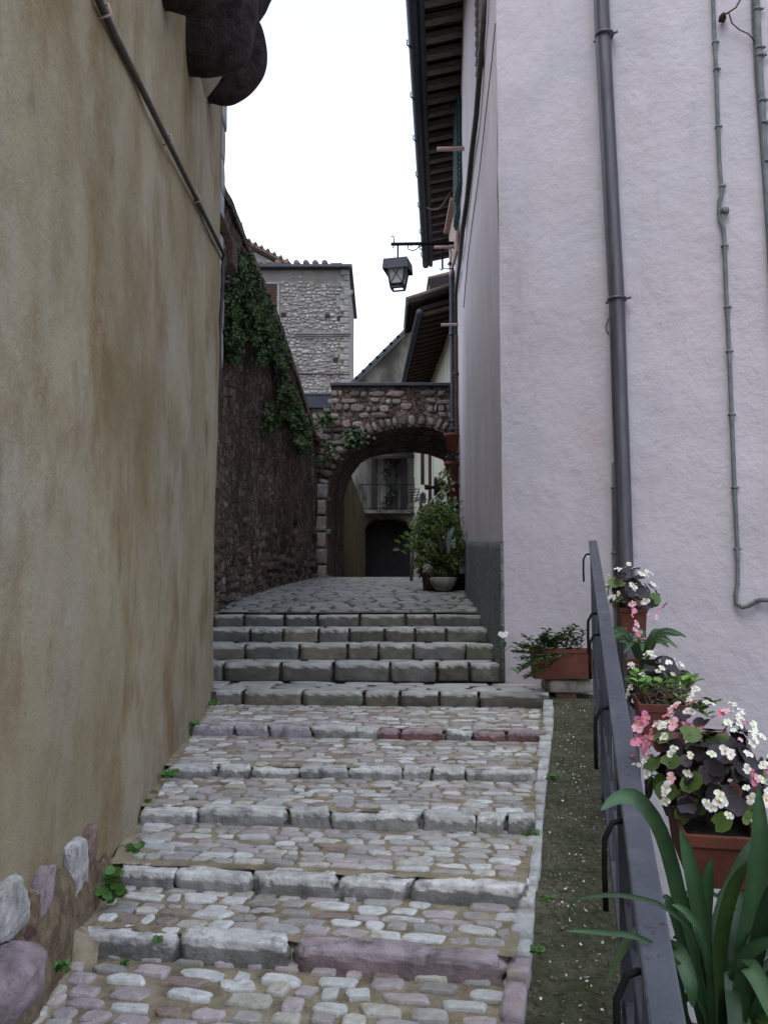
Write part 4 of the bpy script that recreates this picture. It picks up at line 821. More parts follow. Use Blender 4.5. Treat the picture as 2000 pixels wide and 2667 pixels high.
trough(hang(6.45, .26, -.11), rax, .5, .2, .18, 'terracotta planter furthest up the railing, below the topmost white begonia')
begonia(hang(6.35, .25, -.06), .19, .28, .26, 'white-flowered dark-leaved begonia highest up the railing', 3, 80, 24, leafr=.045, fsz=.034)
trough(hang(5.55, .26, -.44), rax, .45, .19, .17, 'terracotta planter holding the small pink-flowered plant')
pf = thing('pink_flower_plant', 'strap-leaved plant with small pink blossoms between two white begonias', 'plant', hang(5.5, .26, -.40), 'flowering plants along the railing')
r6 = random.Random(8); mb = MB(); c = hang(5.5, .26, -.42)
def strap(mb, pts, w0, col, n=10, fold=.18, up=V3((0, 0, 1))):
    pts = [V3(p) for p in pts]; out = []
    def cr(t):
        m = len(pts)-1; x = t*m; i = min(int(x), m-1); f_ = x-i; p0 = pts[max(i-1, 0)]; p1 = pts[i]; p2 = pts[i+1]; p3 = pts[min(i+2, m)]
        return .5*((2*p1)+(p2-p0)*f_+(2*p0-5*p1+4*p2-p3)*f_**2+(-p0+3*p1-3*p2+p3)*f_**3)
    C_ = [cr(i/n) for i in range(n+1)]; vs_ = []; cs = []
    view = V3((-.1, -1, .35))
    for i, p in enumerate(C_):
        t = (C_[min(i+1, n)]-C_[max(i-1, 0)]).normalized(); s_ = t.cross(view)
        if s_.length < .05: s_ = t.orthogonal()
        s_.normalize(); nn_ = s_.cross(t); f_ = i/n; w_ = w0*(.55+.45*min(1, f_*4))*(1-max(0, (f_-.6)/.4)**2.2)
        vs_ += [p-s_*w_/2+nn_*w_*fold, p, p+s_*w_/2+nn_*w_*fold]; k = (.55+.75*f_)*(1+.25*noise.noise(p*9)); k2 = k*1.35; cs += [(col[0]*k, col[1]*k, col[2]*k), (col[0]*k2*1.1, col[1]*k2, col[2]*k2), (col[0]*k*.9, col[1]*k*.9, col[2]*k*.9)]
    mb.add(vs_, [(3*i+j, 3*i+j+1, 3*i+4+j, 3*i+3+j) for i in range(n) for j in range(2)], cs)
for i in range(22):
    a = r6.uniform(0, 2*pi); L_ = r6.uniform(.14, .3); d = V3((cos(a), sin(a), 0)); strap(mb, [c+d*.03, c+d*L_*.45+V3((0, 0, L_*.65)), c+d*L_+V3((0, 0, L_*r6.uniform(.2, .8)))], .03, (.025, .065, .02) if i % 3 else (.05, .10, .03))
mb.build('foliage', M['leaf'], pf)
for i in range(16):
    p = c+V3((r6.uniform(-.12, .14), r6.uniform(-.15, .15), r6.uniform(.08, .36))); addflower(pf, p, (rv(r6)+V3((0, -.8, .4))).normalized(), r6.uniform(.02, .032), FLP, r6)
trough(hang(4.75, .28, -.62), rax, .45, .19, .17, 'terracotta planter hidden under the middle white begonia')
begonia(hang(4.7, .27, -.56), .19, .28, .22, 'white begonia with near-black leaves in the middle of the railing row', 5, 110, 26, leafr=.04, fsz=.027)
trough(hang(4.02, .22, -.49), rax, .42, .21, .18, 'terracotta planter with scraggly light green herb')
def herb(name, c, spr, hgt, n, lab, seed, cat='plant', lsz=.055, cols=((.10, .20, .03), (.065, .135, .025)), dead=.2, ax=rax, group=None, tips=None):
    r = random.Random(seed); o = thing(name, lab, cat, c, group); mb = MB(); ay = V3((0, 0, 1)).cross(ax)
    for i in range(n):
        b = c+ax*r.uniform(-spr[0], spr[0])*.7+ay*r.uniform(-spr[1], spr[1])*.7
        lean = ax*r.gauss(0, .4)*spr[0]+ay*r.gauss(0, .5)*spr[1]; e = b+lean+V3((0, 0, hgt*r.uniform(.5, 1.1)))
        if tips and i < len(tips): e = V3(tips[i])
        m = (b+e)/2+rv(r)*.02; pts = [b, m, e]; mb.tube(pts, [.004, .0035, .002], 5, (.10, .06, .035)); L_ = (e-b).length; k = max(7, int(L_/.011))
        for j in range(k):
            f_ = j/k; p = b.lerp(m, f_*2) if f_ < .5 else m.lerp(e, f_*2-1); a = j*2.4+r.random(); d = V3((cos(a), sin(a), .5)); isd = f_ < dead*2 and r.random() < .8
            col = (.11, .07, .04) if isd else cols[r.random() < .4]; b_ = r.uniform(.7, 1.3)*(.7+.5*f_); s_ = lsz*(.35 if isd else (.6+.6*f_))*r.uniform(.7, 1.2)
            leaf(mb, p, d, V3((0, 0, 1))+rv(r)*.4, s_, s_*.5, tuple(x*b_ for x in col))
    mb.build('foliage', M['leaf'], o, smooth=False); return o
herb('herb', hang(4.0, .24, -.5), (.22, .12), .10, 26, 'straggly light green herb with brown stems leaning right over its planter', 21, tips=[at(1865, 1832, 4.0), at(1850, 1870, 3.9), at(1800, 1760, 4.1), at(1830, 1850, 4.0), at(1790, 1770, 4.2)], dead=.35)
trough(hang(2.68, .235, -.665), rax, .5, .215, .145, 'large terracotta planter nearest the camera under the pink and white begonia')
bg_ = begonia(hang(2.70, .235, -.60), .20, .27, .25, 'big pink and white begonia with dark leaves nearest the camera', 9, 230, 88, pink=.22, leafr=.030, fsz=.020)
r9 = random.Random(44)
for i in range(16):
    p = at(r9.uniform(1650, 1760), r9.uniform(1870, 1975), r9.uniform(2.5, 2.8)); addflower(bg_, p, (rv(r9)*.5+V3((-.3, -.8, .3))).normalized(), .021, FLP, r9)
for i in range(12):
    p = at(r9.uniform(1780, 1890), r9.uniform(1880, 1950), r9.uniform(2.6, 2.85)); addflower(bg_, p, (rv(r9)*.5+V3((0, -.8, .3))).normalized(), .018, FLP, r9)
# trough on the stone slab by the corner
tc_ = at(1462, 1690, 7.75)
trough(tc_, (1, .0, 0), .57, .2, .265, 'long wooden-brown terracotta planter standing on stones at the pink house corner', group='planters by the steps')
tips = [at(u, v, dd) for u, v, dd in ((1395, 1668, 7.5), (1415, 1655, 7.6), (1428, 1640, 7.6), (1450, 1650, 7.7), (1480, 1640, 7.6), (1500, 1628, 7.7), (1520, 1640, 7.7), (1335, 1700, 7.4), (1350, 1720, 7.45), (1345, 1755, 7.4), (1360, 1740, 7.4), (1365, 1770, 7.4), (1358, 1690, 7.45), (1345, 1680, 7.5))]
herb('herb', tc_+V3((0, 0, -.03)), (.27, .07), .17, 34, 'dark leafy herb trailing over the left end of the corner planter', 31, ax=V3((1, 0, 0)), lsz=.065, tips=tips, dead=.15, cols=((.065, .13, .03), (.04, .07, .02)))
mb = MB(); p = at(1484, 1787, 7.72); mb.blob(p+V3((0, .12, 0)), (.215, 0, 0), (0, .16, 0), (0, 0, .055), (.30, .27, .23), n=10, rnd=.18, amp=.08, seed=61, fr=1.4, tint=.2); mb.build('slab_stone', M['kerbstone'], label='rough beige slab of stone propping up the corner planter', cat='stone')
mb = MB(); p = at(1475, 1812, 7.7); mb.blob(p+V3((0, .12, 0)), (.10, 0, 0), (0, .1, 0), (0, 0, .04), (.20, .095, .05), n=6, rnd=.2, amp=.08, seed=62); mb.build('brick', M['kerbstone'], label='broken reddish brick under the beige slab', cat='brick')
# flower on a stray stem
sf = thing('stray_flower', 'single white flower on a thin stem at the plinth corner', 'flower', at(1312, 1685, 7.4)); mb = MB(); mb.tube([at(1350, 1690, 7.45), at(1330, 1682, 7.42), at(1314, 1695, 7.4), at(1311, 1668, 7.4)], .004, 5, (.05, .08, .02))
for i in range(12): leaf(mb, at(1312+R.gauss(0, 5), 1682+R.gauss(0, 8), 7.4), rv(R), rv(R), .035, .02, (.05, .10, .03))
mb.build('stem', M['leaf'], sf)
for i in range(3): addflower(sf, at(1303+i*6, 1652+(i % 2)*3, 7.38), V3((0, -1, .3)), .028, FLW, R)
# ------------------------------------------------------------------ clivia at the lower right
cl = thing('strap_leaved_plant', 'large clump of long dark green strap leaves in the lower right corner', 'plant', at(1860, 2900, 1.95))
mb = MB(); gcol = [(.018, .046, .016), (.028, .068, .026), (.012, .032, .011), (.032, .066, .016)]
BL = [([(1850, 2760, 2.0), (1790, 2450, 2.0), (1730, 2200, 1.95), (1665, 2090, 1.85), (1610, 2078, 1.8), (1562, 2112, 1.75)], .05, 1),
      ([(1850, 2780, 2.05), (1835, 2500, 2.05), (1800, 2280, 2.05), (1770, 2155, 2.05)], .052, 1), ([(1860, 2780, 2.1), (1835, 2480, 2.1), (1838, 2320, 2.1), (1852, 2235, 2.1)], .045, 0),
      ([(1900, 2800, 2.1), (1935, 2500, 2.15), (1972, 2250, 2.15), (1974, 2045, 2.15)], .072, 1), ([(1870, 2780, 2.0), (1870, 2500, 2.0), (1900, 2330, 1.95), (1945, 2243, 1.9)], .045, 3),
      ([(1860, 2800, 2.1), (1860, 2450, 2.15), (1925, 2260, 2.2), (1985, 2165, 2.25)], .05, 0), ([(1900, 2820, 2.0), (1960, 2500, 1.9), (2010, 2330, 1.85), (2080, 2230, 1.8)], .055, 2),
      ([(1880, 2820, 2.0), (1820, 2480, 1.8), (1740, 2370, 1.75), (1640, 2335, 1.75), (1560, 2332, 1.75), (1490, 2350, 1.75), (1478, 2420, 1.75)], .013, 0),
      ([(1880, 2800, 1.9), (1800, 2560, 1.8), (1680, 2450, 1.72), (1560, 2428, 1.72), (1468, 2424, 1.72)], .016, 1), ([(1800, 2760, 1.9), (1750, 2500, 1.85), (1765, 2480, 1.8), (1795, 2560, 1.75), (1803, 2625, 1.75)], .045, 1),
      ([(1900, 2900, 1.8), (1930, 2560, 1.7), (1965, 2540, 1.65), (2040, 2720, 1.6)], .05, 1), ([(1760, 2800, 2.1), (1700, 2450, 2.1), (1650, 2430, 2.05), (1610, 2490, 2.0), (1577, 2565, 1.95)], .03, 3),
      ([(1880, 2820, 2.0), (1900, 2560, 1.9), (1960, 2470, 1.85), (2060, 2440, 1.8)], .04, 1), ([(1860, 2820, 2.0), (1790, 2520, 1.95), (1745, 2360, 1.9), (1725, 2335, 1.9)], .028, 0),
      ([(1860, 2800, 1.9), (1840, 2480, 1.8), (1790, 2380, 1.78), (1748, 2355, 1.78)], .022, 1), ([(1870, 2800, 2.2), (1820, 2500, 2.2), (1760, 2340, 2.2), (1780, 2330, 2.2), (1850, 2325, 2.2), (1935, 2385, 2.2)], .02, 1),
      ([(1900, 2850, 1.9), (1990, 2600, 1.8), (2100, 2480, 1.75)], .05, 0), ([(1840, 2850, 1.9), (1780, 2650, 1.8), (1720, 2590, 1.75), (1690, 2640, 1.7)], .03, 2)]
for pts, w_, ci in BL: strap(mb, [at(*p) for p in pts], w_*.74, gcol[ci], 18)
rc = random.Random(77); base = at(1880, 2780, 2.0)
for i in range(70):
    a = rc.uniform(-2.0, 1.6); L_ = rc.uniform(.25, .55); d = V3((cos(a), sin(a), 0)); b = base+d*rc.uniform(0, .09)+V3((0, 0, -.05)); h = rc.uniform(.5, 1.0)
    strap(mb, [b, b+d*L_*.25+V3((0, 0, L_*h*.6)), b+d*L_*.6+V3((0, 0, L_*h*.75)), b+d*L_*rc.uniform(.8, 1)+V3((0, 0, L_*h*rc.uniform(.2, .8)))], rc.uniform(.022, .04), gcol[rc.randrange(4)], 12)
mb.build('foliage', M['leaf'], cl)
def pot(c, r0, r1, h, lab, mat='terra', cat='pot', name='flower_pot', group=None, k=20):
    c = V3(c); o = thing(name, lab, cat, c, group); mb = MB(); pr = [(r0*.3, 0), (r0, 0), (r0+(r1-r0)*.8, h*.8), (r1*1.0, h*.82), (r1*1.08, h*.84), (r1*1.08, h), (r1*.95, h), (r1*.9, h*.88)]
    vs_ = [(c.x+r_*cos(2*pi*i/k), c.y+r_*sin(2*pi*i/k), c.z+z) for r_, z in pr for i in range(k)]; n_ = len(pr)
    mb.add(vs_, [(j*k+i, j*k+(i+1) % k, (j+1)*k+(i+1) % k, (j+1)*k+i) for j in range(n_-1) for i in range(k)]+[tuple(range(k))[::-1]]); mb.build('body', M[mat], o)
    mb = MB(); mb.add([(c.x+r1*.93*cos(2*pi*i/k), c.y+r1*.93*sin(2*pi*i/k), c.z+h*.9) for i in range(k)], [tuple(range(k))]); mb.build('soil', M['soil'], o); return o
bz = at(1880, 2780, 2.0); pot((bz.x, bz.y, -1.5), .13, .19, max(.3, bz.z+1.5), 'large terracotta pot under the strap-leaved clump, mostly hidden')
# ------------------------------------------------------------------ weeds along the steps
def weed(u, v, d, size, n, lab, lsz, seed, tall=False, drop=0):
    r = random.Random(seed); p = at(u, v, d); o = MB()
    for i in range(n):
        a = r.uniform(0, 2*pi); q = p+V3((cos(a)*size*r.random(), sin(a)*size*.5*r.random(), r.uniform(0, size*(2.2 if tall else .6)))); b = r.uniform(.6, 1.3)
        roundleaf(o, q, V3((r.gauss(0, .4), -.6, 1)), rv(r), lsz*r.uniform(.6, 1.3), (.06*b, .14*b, .028*b), 7)
        if i % 2 == 0: o.tube([p-V3((0, 0, .01)), (p+q)/2+V3((0, 0, .01)), q], .0022, 4, (.06, .10, .03))
    o.build('weed', M['leaf'], smooth=True, label=lab, cat='weed', group='weeds growing along the steps')
weed(285, 2345, 3.55, .06, 26, 'tall broad-leaved weed against the ochre wall foot', .026, 1, True)
weed(350, 2215, 3.6, .035, 6, 'few drooping leaves over the step end right of the tall weed', .024, 14)
weed(142, 2530, 3.0, .055, 60, 'round clump of tiny clover leaves beside the purple boulder', .011, 2)
weed(410, 2450, 3.25, .02, 12, 'small sprig on the lowest step edge', .012, 3)
weed(325, 2512, 3.2, .03, 16, 'tiny weeds under the lowest step edge', .008, 15)
weed(438, 2022, 5.2, .05, 34, 'green tuft at the wall end of the fourth cobbled step', .02, 4)
weed(492, 2098, 4.75, .04, 20, 'weed sprouting in a gap of the third step edge', .016, 5)
weed(385, 2088, 4.75, .02, 10, 'thin sprout at the wall on the third cobbled tread', .012, 6)
weed(503, 1890, 6.5, .05, 22, 'dark little weed at the wall end of the top cobbled step', .02, 7)
weed(558, 1836, 7.5, .05, 26, 'weed in the corner under the lowest grey step', .018, 8)
weed(1378, 2180, 4.35, .045, 34, 'weed at the right end of the third step edge', .015, 9)
weed(1440, 2030, 4.9, .045, 60, 'feathery green tuft on the kerb by the concrete strip', .010, 10)
weed(1345, 2125, 4.6, .04, 26, 'small leaves on the tread near the brown brick cobble', .010, 11)
weed(1425, 2345, 3.55, .03, 26, 'small weed between kerb and concrete, middle of the strip', .009, 12)
weed(1405, 2480, 3.1, .03, 30, 'low weed at the kerb near the bottom of the strip', .010, 13)
weed(1025, 2500, 3.2, .02, 14, 'sprig beside the long mauve edge stone', .010, 16)
weed(1180, 1560, 10.8, .05, 20, 'small weed on the alley paving in front of the potted bush', .014, 17)
weed(680, 1655, 9.3, .05, 18, 'weed in the joint of the second highest grey step', .018, 18)
# ------------------------------------------------------------------ potted bush by the arch
bp = V3((at(1150, 1543, 12.6).x, 12.6, AZ(12.6)))
mb = MB(); k = 18; pr = [(.05, 0), (.10, .0), (.17, .09), (.20, .19), (.17, .2), (.14, .15)]
vs_ = [(bp.x+r_*cos(2*pi*i/k)*(1+.05*noise.noise(V3((i, r_, 0)))), bp.y-.25+r_*sin(2*pi*i/k), bp.z+z) for r_, z in pr for i in range(k)]
mb.add(vs_, [(j*k+i, j*k+(i+1) % k, (j+1)*k+(i+1) % k, (j+1)*k+i) for j in range(len(pr)-1) for i in range(k)]+[tuple(range(k))[::-1]], (.27, .26, .24)); mb.build('stone_bowl', M['kerbstone'], label='rough grey stone bowl on the alley paving in front of the bush', cat='bowl')
pot((bp.x-.12, bp.y+.05, bp.z), .15, .18, .28, 'brown terracotta pot behind the stone bowl', 'wood', group='pots at the alley bush')
pot((bp.x+.22, bp.y+.2, bp.z), .13, .17, .26, 'dark pot right of the stone bowl by the plinth', 'dkwood', group='pots at the alley bush')
rb = random.Random(12); bush = thing('potted_bush', 'full feathery green bush in pots before the arch', 'bush', bp+V3((0, 0, .25))); mb = MB(); st = MB()
cl_ = []
for i in range(120):
    q = rv(rb); rr = rb.random()**.33; q = V3((q.x*(.52 if q.z < .3 else .40), q.y*.38, q.z*.60))*rr; cl_.append(bp+V3((-.05, .02, .76))+q)
for i, c in enumerate(cl_):
    tip = c; st.tube([bp+V3((rb.uniform(-.1, .1), 0, .2)), (bp+V3((0, 0, .4))+c)/2+rv(rb)*.04, c], [.006, .005, .003], 4, (.05, .045, .025)); bb = rb.uniform(.55, 1.25)
    for j in range(60):
        p = c+rv(rb)*rb.uniform(.02, .13); b = bb*rb.uniform(.7, 1.3); col = (.095*b, .155*b, .018*b) if rb.random() < .75 else (.05*b, .11*b, .028*b)
        leaf(mb, p, rv(rb)+V3((0, 0, .3)), rv(rb)+V3((0, -.4, 1)), rb.uniform(.03, .06), .02, col)
mb.build('foliage', M['leaf'], bush, smooth=False); st.build('stems', M['leaf'], bush)
# broad-leaved plant behind, climber stems
bl = thing('broad_leaved_plant', 'taller plant with broad dark glossy leaves behind the feathery bush', 'plant', (1.25, 14.5, AZ(14.5))); mb = MB()
for i in range(150):
    u, v = rb.gauss(1170, 22), rb.gauss(1330, 32)
    if rb.random() < .25: u, v = rb.gauss(1120, 25), rb.gauss(1330, 25)
    p = atY(u, v, rb.uniform(13.6, 15)); b = rb.uniform(.5, 1.2); leaf(mb, p, V3((rb.gauss(-.3, .6), -.5, rb.gauss(0, .5))), V3((0, -.5, 1)), rb.uniform(.09, .17), .07, (.022*b, .05*b, .018*b) if rb.random() < .8 else (.06*b, .12*b, .02*b))
for i in range(10): mb.tube([(1.2+rb.uniform(-.1, .1), 14.4, AZ(14.4)), atY(rb.gauss(1160, 15), 1400, 14.3), atY(rb.gauss(1160, 25), 1330, 14.2)], [.012, .01, .005], 5, (.06, .05, .03))
mb.build('foliage', M['leaf'], bl, smooth=False)
bl2 = thing('laurel_sprig', 'bright green oval-leaved sprig sticking out left of the bush', 'plant', atY(1060, 1440, 12.6)); mb = MB()
mb.tube([bp+V3((-.1, 0, .35)), atY(1075, 1440, 12.5), atY(1050, 1418, 12.4)], [.008, .006, .003], 5, (.05, .06, .02))
for (u, v) in ((1032, 1410), (1030, 1427), (1058, 1392), (1065, 1405), (1075, 1400), (1045, 1400), (1058, 1420), (1072, 1428), (1048, 1440), (1080, 1415)):
    leaf(mb, atY(u+12, v+4, 12.45), V3((rb.uniform(-1, -.3), -.2, rb.uniform(-.2, .5))), V3((0, -1, .7)), .12, .06, (.06, .13, .025))
mb.build('foliage', M['leaf'], bl2, smooth=False)
cs_ = thing('climber_stems', 'bare pale climber stems leaning diagonally from the bush to the wall', 'climber', (.6, 16, .3)); mb = MB()
for pts in ([(1072, 1395), (1095, 1340), (1125, 1305), (1160, 1265)], [(1078, 1390), (1110, 1335), (1140, 1300), (1165, 1275)], [(1066, 1375), (1080, 1352), (1092, 1335), (1128, 1298)]): mb.tube([atY(u, v, 15.5) for u, v in pts], [.03, .025, .02, .012], 6, (.30, .27, .22))
mb.tube([(.5, 15.5, .2), atY(1072, 1395, 15.5)], .03, 6, (.12, .10, .08))
for i in range(60):
    p = atY(rb.gauss(1156, 8), rb.uniform(1215, 1275), 15.4); leaf(mb, p, V3((rb.gauss(0, .5), -.3, -.8)), rv(rb), .1, .04, (.16, .20, .10))
mb.build('foliage', M['leaf'], cs_)
sl_ = MB(); strap(sl_, [atY(1168, 1440, 12.3), atY(1170, 1400, 12.25), atY(1182, 1372, 12.2)], .07, (.14, .22, .22)); strap(sl_, [atY(1150, 1440, 12.3), atY(1140, 1380, 12.3), atY(1128, 1345, 12.3)], .06, (.03, .035, .03))
sl_.build('sword_leaves', M['leaf'], label='two sword-shaped bluish leaves rising out of the bush', cat='leaves')
# hanging pots on the wall end
for (yy, v, lab) in ((16.0, 1178, 'upper terracotta pot hung on the wall right of the arch'), (16.2, 1252, 'middle terracotta pot hung on the wall right of the arch'), (16.4, 1310, 'lowest terracotta pot hung on the wall beside the arch')):
    q = sidept(yy); z = atY(1185, v, yy).z; o = pot((q.x-.17, yy, z), .09, .14, .36, lab, group='pots hung on the pink house side')
    mb = MB()
    for i in range(70): leaf(mb, V3((q.x-.17+rb.gauss(0, .07), yy+rb.gauss(0, .07), z+.37+abs(rb.gauss(0, .04)))), rv(rb), V3((0, 0, 1)), .05, .04, (.03, .045, .025))
    mb.build('succulent', M['leaf'], smooth=False, label='small dark succulent filling the '+lab.split()[0]+' hung pot by the arch', cat='plant', group='succulents in the hung pots')
# ------------------------------------------------------------------ lane behind the arch
lw = thing('lane_wall', 'dim ochre wall on the left beyond the arch', 'wall', (-1, 25, 0)); mb = MB()
x0_, x1_ = atY(890, 1400, YB).x, atY(951, 1400, 37).x
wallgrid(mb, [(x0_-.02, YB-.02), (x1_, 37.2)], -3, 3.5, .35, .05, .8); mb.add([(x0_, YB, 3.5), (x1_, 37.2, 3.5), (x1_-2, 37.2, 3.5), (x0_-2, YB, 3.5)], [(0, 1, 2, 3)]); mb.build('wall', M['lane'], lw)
ch = thing('cream_house', 'cream rendered house with deep dark eaves beyond the arch', 'house', (2, 28, 0))
cw0, cw1 = (atY(1200, 1400, YB+.1).x, YB+.1), (atY(1077, 1300, 37.4).x, 37.4)
mb = MB(); wallgrid(mb, [cw1, cw0, (7, cw0[1])][::-1], -3, 7.3, .5, .02, .6); mb.build('wall', M['cream'], ch)
def cwp(y, o, z): f_ = (y-cw0[1])/(cw1[1]-cw0[1]); return V3((cw0[0]+(cw1[0]-cw0[0])*f_-o, y, z))
mb = MB(); mb.hexa([cwp(YB+.2, .98, 7.15), cwp(YB+.2, -3, 8.3), cwp(37, -3, 8.3), cwp(37, .98, 7.15), cwp(YB+.2, .98, 7.27), cwp(YB+.2, -3, 8.42), cwp(37, -3, 8.42), cwp(37, .98, 7.27)]); cr_ = mb.build('roof', M['dkwood'], ch, smooth=False)
mb = MB(); y = YB+.3
while y < 37: mb.bar(cwp(y, .9, 7.1), cwp(y, -.1, 7.36), .12, .10); y += .45
mb.build('rafters', M['wood'], cr_, smooth=False)
mb = MB(); mb.tube([cwp(YB+.1, 1.0, 7.1), cwp(37, 1.0, 7.1)], .09, 10); mb.build('gutter', M['gutter'], cr_)
for (yy, r_, lab) in ((31.0, .07, 'left'), (28.0, .06, 'right')):
    mb = MB(); b = cwp(yy, .12, 0); mb.tube([V3((b.x, yy, 7)), V3((b.x, yy, atY(1100, 1262, yy).z if lab == 'left' else atY(1110, 1400, yy).z))], r_, 8); mb.build('drainpipe', M['wood'], label=lab+' one of the brown drainpipes on the cream wall seen through the arch', cat='drainpipe', group='drainpipes on the cream wall')
mb = MB(); b = cwp(29, .12, 0); mb.tube([atY(1097, 1500, 29), atY(1096, 1300, 29), atY(1097, 1288, 29), atY(1101, 1284, 29), atY(1105, 1288, 29), atY(1105, 1310, 29)], .06, 8); mb.build('bent_pipe', M['gutter'], label='gooseneck pipe standing against the cream wall', cat='pipe')
mb = MB(); b = cwp(25.5, .2, 0); z = atY(1130, 1270, 25.5).z; mb.bx(b.x-.02, b.x+.2, 25.3, 25.6, z-.25, z+.25); mb.tube([(b.x-.0, 25.4, z), (b.x-.25, 25.4, z-.02)], .05, 8); mb.blob((b.x-.25, 25.4, z), (.07, 0, 0), (0, .07, 0), (0, 0, .08), (1, 1, 1), n=4, rnd=.7); mb.tube([(b.x+.05, 25.4, z-.2), (b.x+.05, 25.4, z-.6)], .03, 6); mb.build('wall_lamp', M['black'], label='small dark wall lamp on the cream wall through the arch', cat='lamp')
# roofs over the arch on the right
def roofslab(xl, xr, yf, yb, zl, slope, th, name, lab, soffit='wood', step=.16):
    o = thing(name, lab, 'roof', (xl, yf, zl)); mb = MB(); zr = zl+(xr-xl)*slope
    mb.hexa([(xl, yf, zl), (xr, yf, zr), (xr, yb, zr), (xl, yb, zl), (xl, yf, zl+th), (xr, yf, zr+th), (xr, yb, zr+th), (xl, yb, zl+th)]); mb.build('deck', M['dkwood'], o, smooth=False)
    mb = MB(); x = xl+.06
    while x < xr-.1: z = zl+(x-xl)*slope-.012; mb.bar((x+step*.47, yf+.05, z+step*.5*slope), (x+step*.47, yb-.05, z+step*.5*slope), step*.93, .02, up=(-slope, 0, 1)); x += step
    mb.build('soffit_boards', M[soffit], o, smooth=False)
    mb = MB(); y = yf
    while y < yb: mb.tube([(xl-.06, y+.08, zl+th+.03), (xr, y+.08, zr+th+.03)], .07, 7); y += .17
    mb.build('tiles', M['tile'], o)
    mb = MB(); mb.bar((xl-.03, yf, zl+.04), (xl-.03, yb, zl+.04), .05, .14); mb.build('fascia', M['gutter'], o, smooth=False); return o
xl = atY(1064, 800, 20.9).x; roofslab(xl, 3.0, 20.9, 23.4, 7.32, .33, .10, 'porch_roof', 'sloping plank-bottomed roof jutting over the arch below the lantern')
xl = atY(1121, 740, 24.0).x; roofslab(xl, 3.6, 24.0, 26.5, 8.85, .26, .30, 'upper_roof', 'small higher dark roof behind the plank-bottomed one', 'dkwood', .2)
mb = MB(); mb.bx(2.1, 6.5, 20.95, 26.4, 5, 9.2); mb.build('wall', M['stain'], bpy.data.objects['porch_roof'])
# ------------------------------------------------------------------ gable house at the end of the lane
YD = 38.0
dh = thing('gable_house', 'stained grey gabled house with balcony closing the lane beyond the arch', 'house', (0, YD, -3))
pl, pt, pr_ = atY(918, 1008, YD), atY(1067, 861, YD), atY(1095, 835, YD)
ax0, ax1 = atY(945, 1400, YD).x, atY(1076, 1400, YD).x; zsp, zcr = atY(1000, 1385, YD).z, atY(1000, 1345, YD).z
mb = MB(); N_ = 14; xa = [ax0+(ax1-ax0)*i/N_ for i in range(N_+1)]; za = [zsp+(zcr-zsp)*sqrt(max(0, 1-(((x-(ax0+ax1)/2-.0)/((ax1-ax0)/2)))**2)) for x in xa]
xL, xR = pl.x-.1, 3.2; zr = lambda x: pl.z+(pt.z-pl.z)*(x-pl.x)/(pt.x-pl.x)
mb.add([(xL, YD, -4), (ax0, YD, -4), (ax0, YD, zr(ax0)), (xL, YD, zr(xL))], [(0, 1, 2, 3)])
for i in range(N_): mb.add([(xa[i], YD, za[i]), (xa[i+1], YD, za[i+1]), (xa[i+1], YD, zr(xa[i+1])), (xa[i], YD, zr(xa[i]))], [(0, 1, 2, 3)])
for i in range(N_): mb.add([(xa[i], YD, za[i]), (xa[i+1], YD, za[i+1]), (xa[i+1], YD+1.6, za[i+1]), (xa[i], YD+1.6, za[i])], [(0, 1, 2, 3)])
mb.add([(ax0, YD, -4), (ax0, YD+1.6, -4), (ax0, YD+1.6, zsp), (ax0, YD, zsp)], [(0, 1, 2, 3)])
mb.add([(ax1, YD, -4), (xR, YD, -4), (xR, YD, zr(ax1)), (ax1, YD, zr(ax1))], [(0, 1, 2, 3)])
mb.add([(xL, YD, -4), (xL, YD+6, -4), (xL, YD+6, zr(xL)), (xL, YD, zr(xL))], [(0, 1, 2, 3)])
mb.build('wall', M['stain'], dh, smooth=False)
mb = MB(); zc_ = atY(1000, 1190, YD).z
for i in range(N_):
    if za[i] is not None: mb.add([(xa[i], YD-.03, za[i]), (xa[i+1], YD-.03, za[i+1]), (xa[i+1], YD-.03, zc_+.6), (xa[i], YD-.03, zc_+.6)], [(0, 1, 2, 3)])
mb.bx(xL+.02, ax0-.003, YD-.03, YD-.005, -4, zc_+.6)
mb.build('lower_wall', M['darkwall'], dh, smooth=False)
mb = MB(); mb.bx(ax0-.3, ax1+.3, YD+1.6, YD+1.8, -4, zcr+.3); dr_ = mb.build('door', M['dkwood'], dh, smooth=False)
mb = MB(); a, b = V3((xL-.35, YD-.35, zr(xL-.35)+.05)), V3((pt.x+.4, YD-.35, zr(pt.x+.4)+.05)); c, d = b+V3((0, 7, 0)), a+V3((0, 7, 0)); u_ = V3((0, 0, .18)); mb.hexa([a, b, c, d, a+u_, b+u_, c+u_, d+u_]); rf = mb.build('roof', M['gutter'], dh, smooth=False)
mb = MB()
for i in range(12): f_ = i/11; p = a.lerp(b, f_)+u_; mb.tube([p-u_*.4, p-u_*.4+V3((0, 6.5, 0))], .08, 6)
mb.build('tiles', M['tile'], rf)
mb = MB()
for i in range(9): z = pt.z-3.2+i*.36; mb.blob((atY(1080, 900, YD).x, YD-.04, z), (.14+.05*(i % 2), 0, 0), (0, .06, 0), (0, 0, .17), (.55, .53, .47), n=4, rnd=.1, amp=.03, seed=i)
mb.build('quoins', M['tower'], dh)
zb = atY(1000, 1334, YD).z; mb = MB(); bx0, bx1 = atY(938, 1330, YD).x, atY(1078, 1330, YD).x; mb.bx(bx0, bx1, YD-1.0, YD-.01, zb-.14, zb); bo = mb.build('balcony', M['darkwall'], dh, smooth=False)
